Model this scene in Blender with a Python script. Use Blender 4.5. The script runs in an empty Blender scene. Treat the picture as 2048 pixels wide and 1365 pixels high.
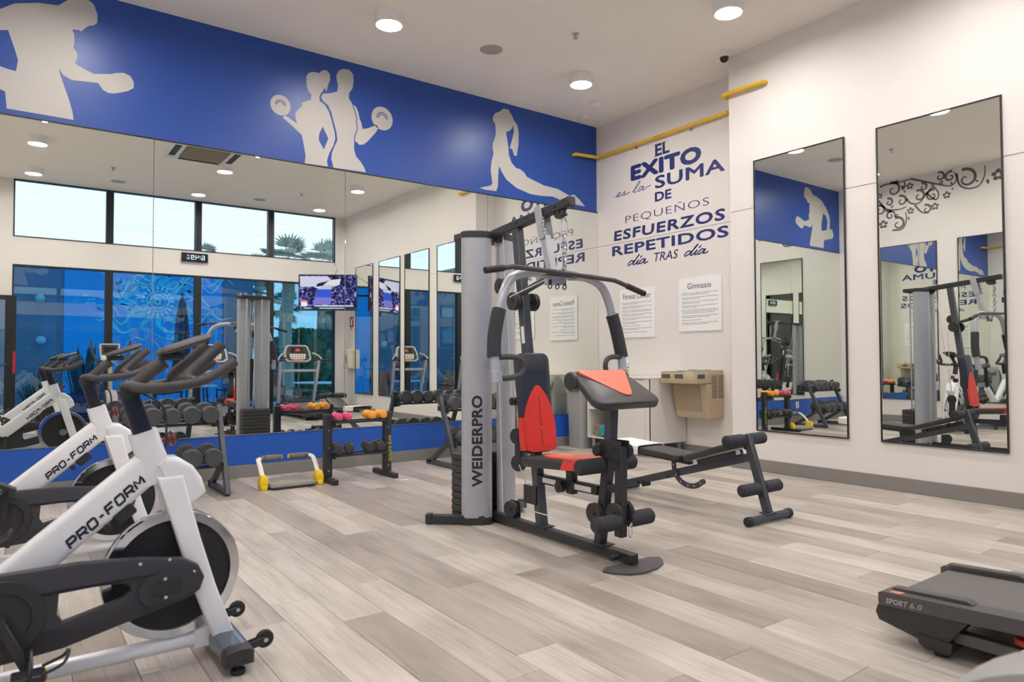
import bpy, bmesh, math, random
from mathutils import Vector, Matrix, Euler
from mathutils.geometry import tessellate_polygon

# ---------------------------------------------------------------- scene, camera, light, exposure
SC = bpy.context.scene
COL = SC.collection
random.seed(7)
PI = math.pi

CAM = Vector((-6.1399, -6.5155, 1.06))
FOC = 1381.8
def cam_axes(yaw, pitch, roll):
    a, b, c = math.radians(yaw), math.radians(pitch), math.radians(roll)
    F = Vector((math.sin(a)*math.cos(b), math.cos(a)*math.cos(b), math.sin(b)))
    R = Vector((math.cos(a), -math.sin(a), 0)); U = R.cross(F)
    return F, R*math.cos(c)+U*math.sin(c), U*math.cos(c)-R*math.sin(c)
CF, CR, CU = cam_axes(36.1433, 1.5451, -0.1822)
cd = bpy.data.cameras.new('camera'); cam = bpy.data.objects.new('camera', cd); COL.objects.link(cam)
cam.matrix_world = Matrix(((CR.x, CU.x, -CF.x, CAM.x), (CR.y, CU.y, -CF.y, CAM.y), (CR.z, CU.z, -CF.z, CAM.z), (0, 0, 0, 1)))
cd.sensor_width = 36; cd.lens = FOC/2048*36; cd.clip_start = 0.05; cd.clip_end = 200
cd.dof.use_dof = True; cd.dof.focus_distance = 5.2; cd.dof.aperture_fstop = 3.5
SC.camera = cam

SC.view_settings.view_transform = 'Standard'; SC.view_settings.look = 'None'
SC.view_settings.exposure = EXPOSURE = 0.10
SC.view_settings.gamma = 1.0; SC.view_settings.use_curve_mapping = False
LAMP_STRENGTH = 190.0
LAMP_COL = (1.0, 0.94, 0.895)
SKY_STRENGTH = 1.8
SC.cycles.max_bounces = 14; SC.cycles.diffuse_bounces = 5; SC.cycles.glossy_bounces = 10
SC.cycles.transparent_max_bounces = 16; SC.cycles.transmission_bounces = 8
SC.cycles.use_denoising = True; SC.cycles.sample_clamp_indirect = 6.0
SC.cycles.caustics_reflective = True; SC.cycles.caustics_refractive = False; SC.cycles.blur_glossy = 0.3

w = bpy.data.worlds.new('overcast_sky'); SC.world = w; w.use_nodes = True
nt = w.node_tree; nt.nodes.clear()
wo = nt.nodes.new('ShaderNodeOutputWorld'); bg = nt.nodes.new('ShaderNodeBackground')
tc = nt.nodes.new('ShaderNodeTexCoord'); sx = nt.nodes.new('ShaderNodeSeparateXYZ'); cr = nt.nodes.new('ShaderNodeValToRGB')
nt.links.new(tc.outputs['Generated'], sx.inputs[0]); nt.links.new(sx.outputs['Z'], cr.inputs[0])
cr.color_ramp.elements[0].position = 0.0; cr.color_ramp.elements[0].color = (0.76, 0.84, 0.95, 1)
cr.color_ramp.elements[1].position = 0.6; cr.color_ramp.elements[1].color = (0.50, 0.70, 1.0, 1)
ke = cr.color_ramp.elements.new(0.25); ke.color = (0.74, 0.84, 0.97, 1)
nt.links.new(cr.outputs[0], bg.inputs[0]); bg.inputs[1].default_value = SKY_STRENGTH
nt.links.new(bg.outputs[0], wo.inputs[0])

# ---------------------------------------------------------------- materials
def lin(c):
    return tuple(((v/255)/12.92 if v/255 <= 0.04045 else ((v/255+0.055)/1.055)**2.4) for v in c)
_M = {}
def mat(name, col, rough=0.5, metal=0.0, var=0.05, scale=12.0, bump=0.0, coat=0.0, stretch=(1, 1, 1), spec=0.5):
    if name in _M: return _M[name]
    m = bpy.data.materials.new(name); m.use_nodes = True; nt = m.node_tree; N = nt.nodes; L = nt.links
    b = N['Principled BSDF']; c = lin(col)
    b.inputs['Roughness'].default_value = rough; b.inputs['Metallic'].default_value = metal
    b.inputs['Coat Weight'].default_value = coat; b.inputs['Specular IOR Level'].default_value = spec
    t = N.new('ShaderNodeTexCoord'); mp = N.new('ShaderNodeMapping'); mp.inputs['Scale'].default_value = stretch
    nz = N.new('ShaderNodeTexNoise'); nz.inputs['Scale'].default_value = scale; nz.inputs['Detail'].default_value = 3
    L.new(t.outputs['Object'], mp.inputs[0]); L.new(mp.outputs[0], nz.inputs['Vector'])
    r = N.new('ShaderNodeValToRGB')
    r.color_ramp.elements[0].position = 0.3; r.color_ramp.elements[1].position = 0.7
    r.color_ramp.elements[0].color = tuple(max(0, v*(1-var)) for v in c)+(1,)
    r.color_ramp.elements[1].color = tuple(min(1, v*(1+var)) for v in c)+(1,)
    L.new(nz.outputs['Fac'], r.inputs[0]); L.new(r.outputs[0], b.inputs['Base Color'])
    if bump:
        bp = N.new('ShaderNodeBump'); bp.inputs['Strength'].default_value = bump; bp.inputs['Distance'].default_value = 0.004
        L.new(nz.outputs['Fac'], bp.inputs['Height']); L.new(bp.outputs[0], b.inputs['Normal'])
    _M[name] = m; return m
def emit(name, col, strength):
    if name in _M: return _M[name]
    m = bpy.data.materials.new(name); m.use_nodes = True; nt = m.node_tree; nt.nodes.clear()
    o = nt.nodes.new('ShaderNodeOutputMaterial'); e = nt.nodes.new('ShaderNodeEmission')
    e.inputs[0].default_value = tuple(col)+(1,); e.inputs[1].default_value = strength
    nt.links.new(e.outputs[0], o.inputs[0]); _M[name] = m; return m
def glass(name, tint, refl=0.06):
    m = bpy.data.materials.new(name); m.use_nodes = True; nt = m.node_tree; nt.nodes.clear(); N = nt.nodes; L = nt.links
    o = N.new('ShaderNodeOutputMaterial'); t = N.new('ShaderNodeBsdfTransparent'); g = N.new('ShaderNodeBsdfGlossy'); mx = N.new('ShaderNodeMixShader')
    f = N.new('ShaderNodeFresnel'); f.inputs[0].default_value = 1.55
    a = N.new('ShaderNodeMath'); a.operation = 'MULTIPLY_ADD'; a.inputs[1].default_value = 1.0; a.inputs[2].default_value = refl; a.use_clamp = True
    t.inputs[0].default_value = tint+(1,); g.inputs['Roughness'].default_value = 0.0; g.inputs['Color'].default_value = (0.9, 0.95, 1, 1)
    L.new(f.outputs[0], a.inputs[0]); L.new(a.outputs[0], mx.inputs[0]); L.new(t.outputs[0], mx.inputs[1]); L.new(g.outputs[0], mx.inputs[2]); L.new(mx.outputs[0], o.inputs[0])
    _M[name] = m; return m

WHITE = mat('white_wall_paint', (232, 227, 223), 0.75, var=0.012, scale=3, bump=0.04)
CEIL = mat('ceiling_paint', (247, 241, 233), 0.85, var=0.015, scale=2, bump=0.03)
BLUE = mat('blue_satin_paint', (35, 75, 158), 0.38, var=0.03, scale=4, bump=0.03)
SILH = mat('grey_vinyl_silhouette', (192, 189, 184), 0.5, var=0.02, scale=6)
BASEB = mat('grey_vinyl_baseboard', (136, 132, 128), 0.5, var=0.04, scale=8)
NAVY = mat('navy_vinyl_lettering', (36, 48, 112), 0.5, var=0.04)
INK = mat('dark_grey_print', (70, 68, 72), 0.6, var=0.05)
INKL = mat('light_grey_print', (150, 148, 150), 0.6, var=0.05)
BLACKF = mat('black_powder_coat', (48, 49, 54), 0.42, var=0.1, scale=60, bump=0.05)
GRAPH = mat('graphite_powder_coat', (72, 76, 84), 0.38, var=0.06, scale=50, bump=0.04)
RUBBER = mat('black_rubber', (40, 40, 42), 0.65, var=0.12, scale=80, bump=0.1)
FOAM = mat('charcoal_foam', (56, 57, 63), 0.85, var=0.12, scale=120, bump=0.25)
BAR = mat('taupe_black_grip', (74, 71, 72), 0.55, var=0.1, scale=70, bump=0.12)
VINYL = mat('navy_black_vinyl', (48, 52, 66), 0.36, var=0.08, scale=40, bump=0.06)
BVINYL = mat('black_vinyl', (60, 58, 60), 0.38, var=0.1, scale=60, bump=0.08)
RED = mat('red_vinyl', (232, 62, 54), 0.42, var=0.04, scale=40, bump=0.05)
CORAL = mat('coral_vinyl', (238, 112, 84), 0.42, var=0.04, scale=40, bump=0.05)
SILVER = mat('silver_painted_steel', (186, 188, 196), 0.34, metal=0.35, var=0.03, scale=20)
CHROME = mat('chrome', (226, 229, 234), 0.1, metal=1.0, var=0.02)
STEEL = mat('brushed_steel', (188, 190, 194), 0.28, metal=1.0, var=0.05, stretch=(1, 1, 30))
WGLOSS = mat('white_gloss_enamel', (249, 249, 252), 0.22, var=0.015, scale=10, coat=0.3)
OFFW = mat('white_laminate', (226, 222, 216), 0.45, var=0.015, scale=5)
PGREY = mat('grey_plastic', (158, 158, 156), 0.5, var=0.03, scale=10)
DGREY = mat('dark_grey_plastic', (84, 82, 82), 0.48, var=0.06, scale=50, bump=0.05)
BPLAST = mat('black_plastic', (52, 51, 53), 0.45, var=0.08, scale=50, bump=0.05)
BELT = mat('treadmill_belt_rubber', (106, 102, 100), 0.7, var=0.08, scale=160, bump=0.15)
YELLOW = mat('yellow_plastic', (240, 205, 30), 0.4, var=0.05, scale=15)
PIPE = mat('yellow_enamel_pipe', (232, 186, 38), 0.38, var=0.06, scale=20)
PINK = mat('pink_neoprene', (222, 84, 122), 0.6, var=0.06, scale=60, bump=0.1)
ORANGE = mat('orange_neoprene', (250, 168, 58), 0.6, var=0.05, scale=60, bump=0.1)
HEX = mat('black_hex_rubber', (62, 58, 54), 0.55, var=0.12, scale=60, bump=0.1)
DUMB = mat('charcoal_rubber_weight', (76, 76, 80), 0.5, var=0.1, scale=40, bump=0.06)
BEIGE = mat('beige_enamel', (190, 172, 144), 0.4, var=0.03, scale=12)
BEIGED = mat('beige_enamel_panel', (166, 148, 124), 0.42, var=0.03, scale=12)
TOWEL = mat('olive_towel', (140, 130, 108), 0.95, var=0.14, scale=80, bump=0.5)
TEAL = mat('teal_label', (36, 160, 190), 0.4, var=0.1, scale=30)
FRAMEB = mat('black_window_aluminium', (34, 35, 38), 0.4, var=0.1, scale=20)
PAPER = mat('white_paper', (245, 245, 245), 0.7, var=0.02)
GLOW = emit('lamp_diffuser_glow', LAMP_COL, LAMP_STRENGTH)
DIGIT = emit('clock_digit_glow', (0.72, 0.88, 1.0), 1.5)

def mirror_mat():
    m = bpy.data.materials.new('silvered_mirror'); m.use_nodes = True; nt = m.node_tree; nt.nodes.clear(); N = nt.nodes; L = nt.links
    o = N.new('ShaderNodeOutputMaterial'); g = N.new('ShaderNodeBsdfGlossy'); g.inputs['Roughness'].default_value = 0.0
    t = N.new('ShaderNodeTexCoord'); nz = N.new('ShaderNodeTexNoise'); nz.inputs['Scale'].default_value = 0.6; r = N.new('ShaderNodeValToRGB')
    r.color_ramp.elements[0].color = (0.875, 0.91, 0.865, 1); r.color_ramp.elements[1].color = (0.89, 0.92, 0.88, 1)
    L.new(t.outputs['Object'], nz.inputs['Vector']); L.new(nz.outputs['Fac'], r.inputs[0]); L.new(r.outputs[0], g.inputs['Color']); L.new(g.outputs[0], o.inputs[0])
    return m
MIRROR = mirror_mat()
EDGE = mat('green_glass_edge', (150, 165, 150), 0.2, var=0.05)

def plank_mat():
    m = bpy.data.materials.new('weathered_oak_plank'); m.use_nodes = True; nt = m.node_tree; N = nt.nodes; L = nt.links
    b = N['Principled BSDF']; b.inputs['Roughness'].default_value = 0.36
    oi = N.new('ShaderNodeObjectInfo'); g = N.new('ShaderNodeNewGeometry')
    sc = N.new('ShaderNodeVectorMath'); sc.operation = 'SCALE'; L.new(oi.outputs['Location'], sc.inputs[0]); sc.inputs['Scale'].default_value = 3.7
    ad = N.new('ShaderNodeVectorMath'); ad.operation = 'ADD'; L.new(g.outputs['Position'], ad.inputs[0]); L.new(sc.outputs[0], ad.inputs[1])
    mp = N.new('ShaderNodeMapping'); mp.inputs['Scale'].default_value = (34, 1.3, 1); L.new(ad.outputs[0], mp.inputs[0])
    n1 = N.new('ShaderNodeTexNoise'); n1.inputs['Scale'].default_value = 1.6; n1.inputs['Detail'].default_value = 9; n1.inputs['Roughness'].default_value = 0.62; n1.inputs['Distortion'].default_value = 0.9
    L.new(mp.outputs[0], n1.inputs['Vector'])
    mp2 = N.new('ShaderNodeMapping'); mp2.inputs['Scale'].default_value = (4.5, 1.2, 1); L.new(ad.outputs[0], mp2.inputs[0])
    n2 = N.new('ShaderNodeTexNoise'); n2.inputs['Scale'].default_value = 1.5; n2.inputs['Detail'].default_value = 3; L.new(mp2.outputs[0], n2.inputs['Vector'])
    tone = N.new('ShaderNodeValToRGB'); e = tone.color_ramp.elements
    e[0].position = 0.0; e[0].color = lin((163, 153, 144))+(1,); e[1].position = 1.0; e[1].color = lin((210, 202, 193))+(1,)
    k = e.new(0.35); k.color = lin((182, 172, 163))+(1,); k = e.new(0.65); k.color = lin((202, 193, 184))+(1,)
    L.new(oi.outputs['Random'], tone.inputs[0])
    gr = N.new('ShaderNodeValToRGB'); e = gr.color_ramp.elements
    e[0].position = 0.30; e[0].color = (0.62, 0.61, 0.60, 1); e[1].position = 0.66; e[1].color = (1.08, 1.08, 1.08, 1)
    k = e.new(0.46); k.color = (0.93, 0.92, 0.91, 1)
    L.new(n1.outputs['Fac'], gr.inputs[0])
    g2 = N.new('ShaderNodeValToRGB'); e = g2.color_ramp.elements
    e[0].position = 0.28; e[0].color = (0.70, 0.69, 0.68, 1); e[1].position = 0.60; e[1].color = (1.03, 1.03, 1.03, 1)
    L.new(n2.outputs['Fac'], g2.inputs[0])
    m1 = N.new('ShaderNodeMix'); m1.data_type = 'RGBA'; m1.blend_type = 'MULTIPLY'; m1.inputs[0].default_value = 0.85
    L.new(tone.outputs[0], m1.inputs[6]); L.new(gr.outputs[0], m1.inputs[7])
    m2 = N.new('ShaderNodeMix'); m2.data_type = 'RGBA'; m2.blend_type = 'MULTIPLY'; m2.inputs[0].default_value = 0.8
    L.new(m1.outputs[2], m2.inputs[6]); L.new(g2.outputs[0], m2.inputs[7]); L.new(m2.outputs[2], b.inputs['Base Color'])
    bp = N.new('ShaderNodeBump'); bp.inputs['Strength'].default_value = 0.12; bp.inputs['Distance'].default_value = 0.002
    L.new(n1.outputs['Fac'], bp.inputs['Height']); L.new(bp.outputs[0], b.inputs['Normal'])
    return m
PLANK = plank_mat()

# ---------------------------------------------------------------- mesh helpers
def V(*a): return Vector(a if len(a) == 3 else a[0])
def rotm(x=0, y=0, z=0): return Euler((math.radians(x), math.radians(y), math.radians(z))).to_matrix()
def cr_path(pts, n=6, closed=False):
    P = [V(p) for p in pts]
    if len(P) < 3: return P
    out = []; K = len(P); rng = K if closed else K-1
    for i in range(rng):
        if closed: p0, p1, p2, p3 = P[i-1], P[i], P[(i+1) % K], P[(i+2) % K]
        else: p0, p1, p2, p3 = P[max(i-1, 0)], P[i], P[i+1], P[min(i+2, K-1)]
        for j in range(n):
            t = j/n
            out.append(0.5*((2*p1)+(p2-p0)*t+(2*p0-5*p1+4*p2-p3)*t*t+(3*p1-p0-3*p2+p3)*t**3))
    if not closed: out.append(P[-1])
    return out

class MB:
    def __init__(s): s.bm = bmesh.new()
    def box(s, c, size, rot=None, bev=0.0, seg=1):
        M = Matrix.Translation(V(c)) @ (rot.to_4x4() if rot else Matrix()) @ Matrix.Diagonal((size[0], size[1], size[2], 1))
        r = bmesh.ops.create_cube(s.bm, size=1.0, matrix=M)
        if bev:
            es = list({e for v in r['verts'] for e in v.link_edges})
            bmesh.ops.bevel(s.bm, geom=es, offset=min(bev, 0.49*min(size)), segments=seg, profile=0.5, affect='EDGES')
        return s
    def bb(s, x0, x1, y0, y1, z0, z1, bev=0.0, seg=1):
        return s.box(((x0+x1)/2, (y0+y1)/2, (z0+z1)/2), (abs(x1-x0), abs(y1-y0), abs(z1-z0)), None, bev, seg)
    def bar(s, p0, p1, wx, wy, side=(1, 0, 0), bev=0.003, ext=0.0):
        p0, p1 = V(p0), V(p1); z = (p1-p0).normalized(); x = V(side); x = (x-z*x.dot(z)).normalized(); y = z.cross(x)
        R = Matrix((x, y, z)).transposed(); L = (p1-p0).length+2*ext
        return s.box((p0+p1)/2, (wx, wy, L), R, bev)
    def rings(s, rings, cap=True, closed=False):
        vs = [[s.bm.verts.new(p) for p in r] for r in rings]; n = len(vs[0])
        seq = list(zip(vs, vs[1:])) + ([(vs[-1], vs[0])] if closed else [])
        for a, b in seq:
            for i in range(n):
                try: s.bm.faces.new((a[i], a[(i+1) % n], b[(i+1) % n], b[i]))
                except ValueError: pass
        if cap and not closed:
            s.bm.faces.new(list(reversed(vs[0]))); s.bm.faces.new(vs[-1])
        return s
    def tube(s, pts, r, seg=10, smooth=0, closed=False, flat=1.0):
        P = cr_path(pts, smooth, closed) if smooth else [V(p) for p in pts]
        n = len(P); R = []; ref = None
        for i, p in enumerate(P):
            if closed: t = (P[(i+1) % n]-P[i-1]).normalized()
            else: t = (P[min(i+1, n-1)]-P[max(i-1, 0)]).normalized()
            if ref is None:
                ref = Vector((0, 0, 1)) if abs(t.z) < 0.9 else Vector((1, 0, 0))
            ref = (ref-t*ref.dot(t)).normalized(); b = t.cross(ref)
            rr = r[i*(len(r)-1)//max(1, n-1)] if isinstance(r, (list, tuple)) else r
            R.append([p+(ref*math.cos(2*PI*k/seg)+b*math.sin(2*PI*k/seg)*flat)*rr for k in range(seg)])
        return s.rings(R, cap=True, closed=closed)
    def cyl(s, p0, p1, r, r1=None, seg=20, bev=0.0):
        p0, p1 = V(p0), V(p1); r1 = r if r1 is None else r1
        if bev:
            L = (p1-p0).length
            prof = [(max(r-bev, 1e-4), 0), (r, bev), (r1, L-bev), (max(r1-bev, 1e-4), L)]
        else: prof = [(r, 0), (r1, (p1-p0).length)]
        return s.lathe(prof, p0, p1-p0, seg)
    def lathe(s, prof, org, axis=(0, 0, 1), seg=24, cap=True):
        z = V(axis).normalized(); x = z.orthogonal().normalized(); y = z.cross(x); o = V(org)
        return s.rings([[o+z*h+(x*math.cos(2*PI*k/seg)+y*math.sin(2*PI*k/seg))*max(r, 1e-4) for k in range(seg)] for r, h in prof], cap)
    def poly(s, loops, f, d0, d1, bev=0.0):
        """loops: outer then holes, 2D; f(u, v, w) -> 3D; extruded from w=d0 to w=d1"""
        tri = tessellate_polygon([[Vector((p[0], p[1], 0)) for p in l] for l in loops])
        flat = [p for l in loops for p in l]
        a = [s.bm.verts.new(f(p[0], p[1], d0)) for p in flat]; b = [s.bm.verts.new(f(p[0], p[1], d1)) for p in flat]
        for t in tri:
            for vs in ([a[i] for i in t], [b[i] for i in reversed(t)]):
                try: s.bm.faces.new(vs)
                except ValueError: pass
        k = 0
        for l in loops:
            n = len(l)
            for i in range(n):
                try: s.bm.faces.new((a[k+i], a[k+(i+1) % n], b[k+(i+1) % n], b[k+i]))
                except ValueError: pass
            k += n
        bmesh.ops.recalc_face_normals(s.bm, faces=s.bm.faces[:])
        return s
    def quad(s, *p):
        s.bm.faces.new([s.bm.verts.new(V(q)) for q in p]); return s
    def torus(s, c, R, r, axis=(0, 0, 1), seg=24, rs=8, arc=(0, 2*PI), sx=1.0):
        z = V(axis).normalized(); x = z.orthogonal().normalized(); y = z.cross(x); c = V(c)
        full = arc[1]-arc[0] > 2*PI-1e-3
        P = [c+(x*math.cos(a)*sx+y*math.sin(a))*R for a in [arc[0]+(arc[1]-arc[0])*i/seg for i in range(seg if full else seg+1)]]
        return s.tube(P, r, rs, closed=full)
    def sphere(s, c, r, sx=1, sy=1, sz=1, u=16, v=10):
        bmesh.ops.create_uvsphere(s.bm, u_segments=u, v_segments=v, radius=r, matrix=Matrix.Translation(V(c)) @ Matrix.Diagonal((sx, sy, sz, 1))); return s

def root_of(o):
    while o.parent: o = o.parent
    return o
def obj(name, mb, m, parent=None, loc=None, world=True, ang=38, extra=()):
    """links the shapes collected in mb as ONE mesh object; geometry is given in world space unless world=False"""
    bm = mb.bm if isinstance(mb, MB) else mb
    off = None
    if parent is not None:
        if world: off = root_of(parent).location.copy()
        if loc is not None: off = (off or Vector())+V(loc)
    elif loc is not None and world: off = V(loc)
    if off is not None: bmesh.ops.translate(bm, verts=bm.verts[:], vec=-off)
    me = bpy.data.meshes.new(name); bm.to_mesh(me); bm.free()
    for mm in ([m] if not isinstance(m, (list, tuple)) else m): me.materials.append(mm)
    if len(me.polygons):
        me.shade_smooth(); me.set_sharp_from_angle(angle=math.radians(ang))
    o = bpy.data.objects.new(name, me); COL.objects.link(o)
    if parent is not None: o.parent = parent
    if loc is not None: o.location = V(loc)
    return o
def tag(o, label=None, cat=None, group=None, kind=None):
    if label: o['label'] = label
    if cat: o['category'] = cat
    if group: o['group'] = group
    if kind: o['kind'] = kind
    return o
def thing(name, label, cat, loc=(0, 0, 0), group=None):
    o = bpy.data.objects.new(name, None); COL.objects.link(o); o.location = V(loc); o.empty_display_size = 0.1
    return tag(o, label, cat, group)
def copy_tree(o, parent=None):
    c = o.copy(); COL.objects.link(c)
    if parent is not None: c.parent = parent
    for ch in list(o.children): copy_tree(ch, c)
    return c
def struct(name, mb, m, parent=None, **k):
    o = obj(name, mb, m, parent, **k)
    if parent is None: o['kind'] = 'structure'
    return o

# ---------------------------------------------------------------- lettering
_T = {}
def text_mesh(body, bold=0.0, shear=0.0, space=1.0):
    key = (body, bold, shear, space)
    if key in _T: return _T[key]
    cu = bpy.data.curves.new('letters', 'FONT'); cu.body = body; cu.offset = bold; cu.shear = shear; cu.space_character = space
    cu.resolution_u = 3; cu.fill_mode = 'FRONT'
    o = bpy.data.objects.new('letters', cu); COL.objects.link(o)
    dg = bpy.context.evaluated_depsgraph_get(); me = bpy.data.meshes.new_from_object(o.evaluated_get(dg))
    vs = [(v.co.x, v.co.y) for v in me.vertices]; fs = [tuple(p.vertices) for p in me.polygons]
    bpy.data.objects.remove(o); bpy.data.curves.remove(cu); bpy.data.meshes.remove(me)
    x0 = min(v[0] for v in vs); x1 = max(v[0] for v in vs); y0 = min(v[1] for v in vs); y1 = max(v[1] for v in vs)
    _T[key] = ([((v[0]-x0)/(x1-x0), (v[1]-y0)/(y1-y0)) for v in vs], fs, (x1-x0)/(y1-y0)); return _T[key]
def put_text(mb, body, f, bold=0.0, shear=0.0, space=1.0, tall=None):
    """f(s, t) maps the text's box (0..1 across, 0..1 up) to a 3D point; bold > 0 thickens the strokes"""
    vs, fs, asp = text_mesh(body, min(bold, 0.0), shear, space)
    hu = 0.70; wu = hu*asp; bs, bt = max(bold, 0)/wu, max(bold, 0)/hu
    n = (V(f(0.51, 0.5))-V(f(0.5, 0.5))).cross(V(f(0.5, 0.51))-V(f(0.5, 0.5))).normalized()
    offs = [(0, 0)] if bold <= 0 else [(math.cos(2*PI*k/8), math.sin(2*PI*k/8)) for k in range(8)]+[(0, 0)]
    for i, (ox, oy) in enumerate(offs):
        bv = [mb.bm.verts.new(V(f(bs+v[0]*(1-2*bs)+ox*bs, bt+v[1]*(1-2*bt)+oy*bt))+n*(0.00004*i)) for v in vs]
        for q in fs:
            try: mb.bm.faces.new([bv[j] for j in q])
            except ValueError: pass
    return asp
def ribbon(mb, pts, wdt, f, smooth=5):
    """a flat brush stroke through 2D pts (u, v[, width factor]) mapped by f(u, v)"""
    P = cr_path([(p[0], p[1], p[2] if len(p) > 2 else 1.0) for p in pts], smooth)
    L = []
    for i, p in enumerate(P):
        a, b = P[max(i-1, 0)], P[min(i+1, len(P)-1)]
        t = Vector((b.x-a.x, b.y-a.y)); t = t.normalized() if t.length else Vector((1, 0)); n = Vector((-t.y, t.x))*wdt*0.5*p.z
        L.append((mb.bm.verts.new(V(f(p.x+n.x, p.y+n.y))), mb.bm.verts.new(V(f(p.x-n.x, p.y-n.y)))))
    for a, b in zip(L, L[1:]):
        try: mb.bm.faces.new((a[0], b[0], b[1], a[1]))
        except ValueError: pass

# ---------------------------------------------------------------- the room
X0, X1, YB, H = -6.70, 0.0, -7.403, 4.064     # left wall, lettering wall, window wall, ceiling
BX, BY = -0.38, -2.296                        # the right wall stands forward of the lettering wall from here on
ZT, ZB, ZJ, BH = 2.948, 0.388, 2.5085, 0.112  # mirror top and bottom, panel joint, baseboard height

floor = struct('floor', MB().bb(X0-0.15, X1+0.15, YB-0.15, 0.15, -0.12, -0.009), mat('floor_underlay', (96, 90, 84), 0.9))
PW, PL = 0.185, 1.22
_pm = {}
def plank_mesh(wd, ln):
    k = (round(wd, 3), round(ln, 3))
    if k not in _pm:
        g, c, t = 0.0007, 0.0012, 0.009
        mb = MB(); x, y = wd/2-g, ln/2-g
        mb.rings([[V(-x, -y, -t), V(x, -y, -t), V(x, y, -t), V(-x, y, -t)], [V(-x, -y, -c), V(x, -y, -c), V(x, y, -c), V(-x, y, -c)],
                  [V(-x+c, -y+c, 0), V(x-c, -y+c, 0), V(x-c, y-c, 0), V(-x+c, y-c, 0)]])
        me = bpy.data.meshes.new('plank'); mb.bm.to_mesh(me); mb.bm.free(); me.materials.append(PLANK); _pm[k] = me
    return _pm[k]
rnd = random.Random(11)
ends = {}
x = -5.025-PW*9; k = 0
known = {8: -3.47, 9: -2.60, 10: -3.42, 11: -2.06}
while x < X1-0.002:
    xa, xb = max(x, X0), min(x+PW, X1)
    if xb-xa > 0.01:
        off = known.get(k, -((k*0.43+rnd.uniform(-0.12, 0.12)) % 1) * PL)
        ys = [off+PL*i for i in range(-9, 9)]
        cuts = [YB]+[y for y in ys if YB+0.05 < y < -0.05]+[0.0]
        for ya, yb in zip(cuts, cuts[1:]):
            o = bpy.data.objects.new('plank', plank_mesh(xb-xa, yb-ya)); COL.objects.link(o); o.parent = floor
            o.location = ((xa+xb)/2, (ya+yb)/2, 0)
    x += PW; k += 1

struct('ceiling', MB().bb(X0-0.15, X1+0.15, YB-0.15, 0.15, H, H+0.15), CEIL)
struct('wall_front', MB().bb(X0-0.15, X1+0.15, 0.0125, 0.15, 0, H), WHITE)
struct('wall_left', MB().bb(X0-0.15, X0, YB-0.15, 0.0125, 0, H), WHITE)
# lettering wall: cladding panels on a backing, joint recessed
wr = struct('wall_right', MB().bb(0.012, 0.15, YB-0.15, 0.0125, 0, H), WHITE)
g = 0.0032
struct('panel', MB().bb(0, 0.012, BY-0.02, 0.012, 0, ZJ-g, 0.001), WHITE, wr)
struct('panel', MB().bb(0, 0.012, BY-0.02, 0.012, ZJ+g, H, 0.001), WHITE, wr)
wp = struct('wall_pilaster', MB().bb(BX+0.012, 0.011, YB, BY-0.012, 0, H), WHITE)
struct('panel', MB().bb(BX, BX+0.012, YB, BY, 0, ZJ-g, 0.001), WHITE, wp)
struct('panel', MB().bb(BX, BX+0.012, YB, BY, ZJ+g, H, 0.001), WHITE, wp)
struct('panel', MB().bb(BX+0.0125, -0.0005, BY-0.012, BY, 0, ZJ-g, 0.001), WHITE, wp)
struct('panel', MB().bb(BX+0.0125, -0.0005, BY-0.012, BY, ZJ+g, H, 0.001), WHITE, wp)
# window wall
WX0, WX1, WZ = -6.092, -0.588, (2.655, 3.112)
DX0, DX1, DZ = -6.66, -6.115, 2.14
mb = MB()
mb.bb(WX1, BX, YB-0.15, YB, 0, H); mb.bb(WX0, WX1, YB-0.15, YB, WZ[0], WZ[1])
mb.bb(X0, DX0, YB-0.15, YB, 0, H); mb.bb(DX0, WX0, YB-0.15, YB, DZ, H)
struct('wall_rear', mb, WHITE)
# baseboards and the blue dado under the mirrors
struct('baseboard_front', MB().bb(X0, X1-0.012, -0.012, 0.012, 0, BH, 0.003), BASEB)
struct('baseboard_right', MB().bb(-0.012, -0.0005, BY+0.012, -0.0005, 0, BH, 0.003), BASEB)
struct('baseboard_pilaster', MB().bb(BX-0.012, BX, YB, BY, 0, BH, 0.003).bb(BX-0.012, -0.013, BY, BY+0.012, 0, BH, 0.003), BASEB)
struct('baseboard_left', MB().bb(X0, X0+0.012, YB, -0.013, 0, BH, 0.003), BASEB)
struct('trim_1', MB().bb(X0, -0.018, -0.001, 0.012, BH+0.001, ZB-0.006), mat('blue_paint_lit_dado', (37, 92, 188), 0.4, var=0.03, scale=4))                    # blue dado: the mural's blue painted brighter to stand in for stronger light
struct('trim_2', MB().bb(X0, -0.004, -0.006, 0.012, ZT+0.0005, ZT+0.010, 0.001), FRAMEB)           # mirror channel, top
struct('trim_3', MB().bb(X0, -0.004, -0.006, 0.012, ZB-0.006, ZB-0.0005, 0.001), mat('aluminium_channel', (150, 152, 156), 0.35, metal=0.8))

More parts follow.
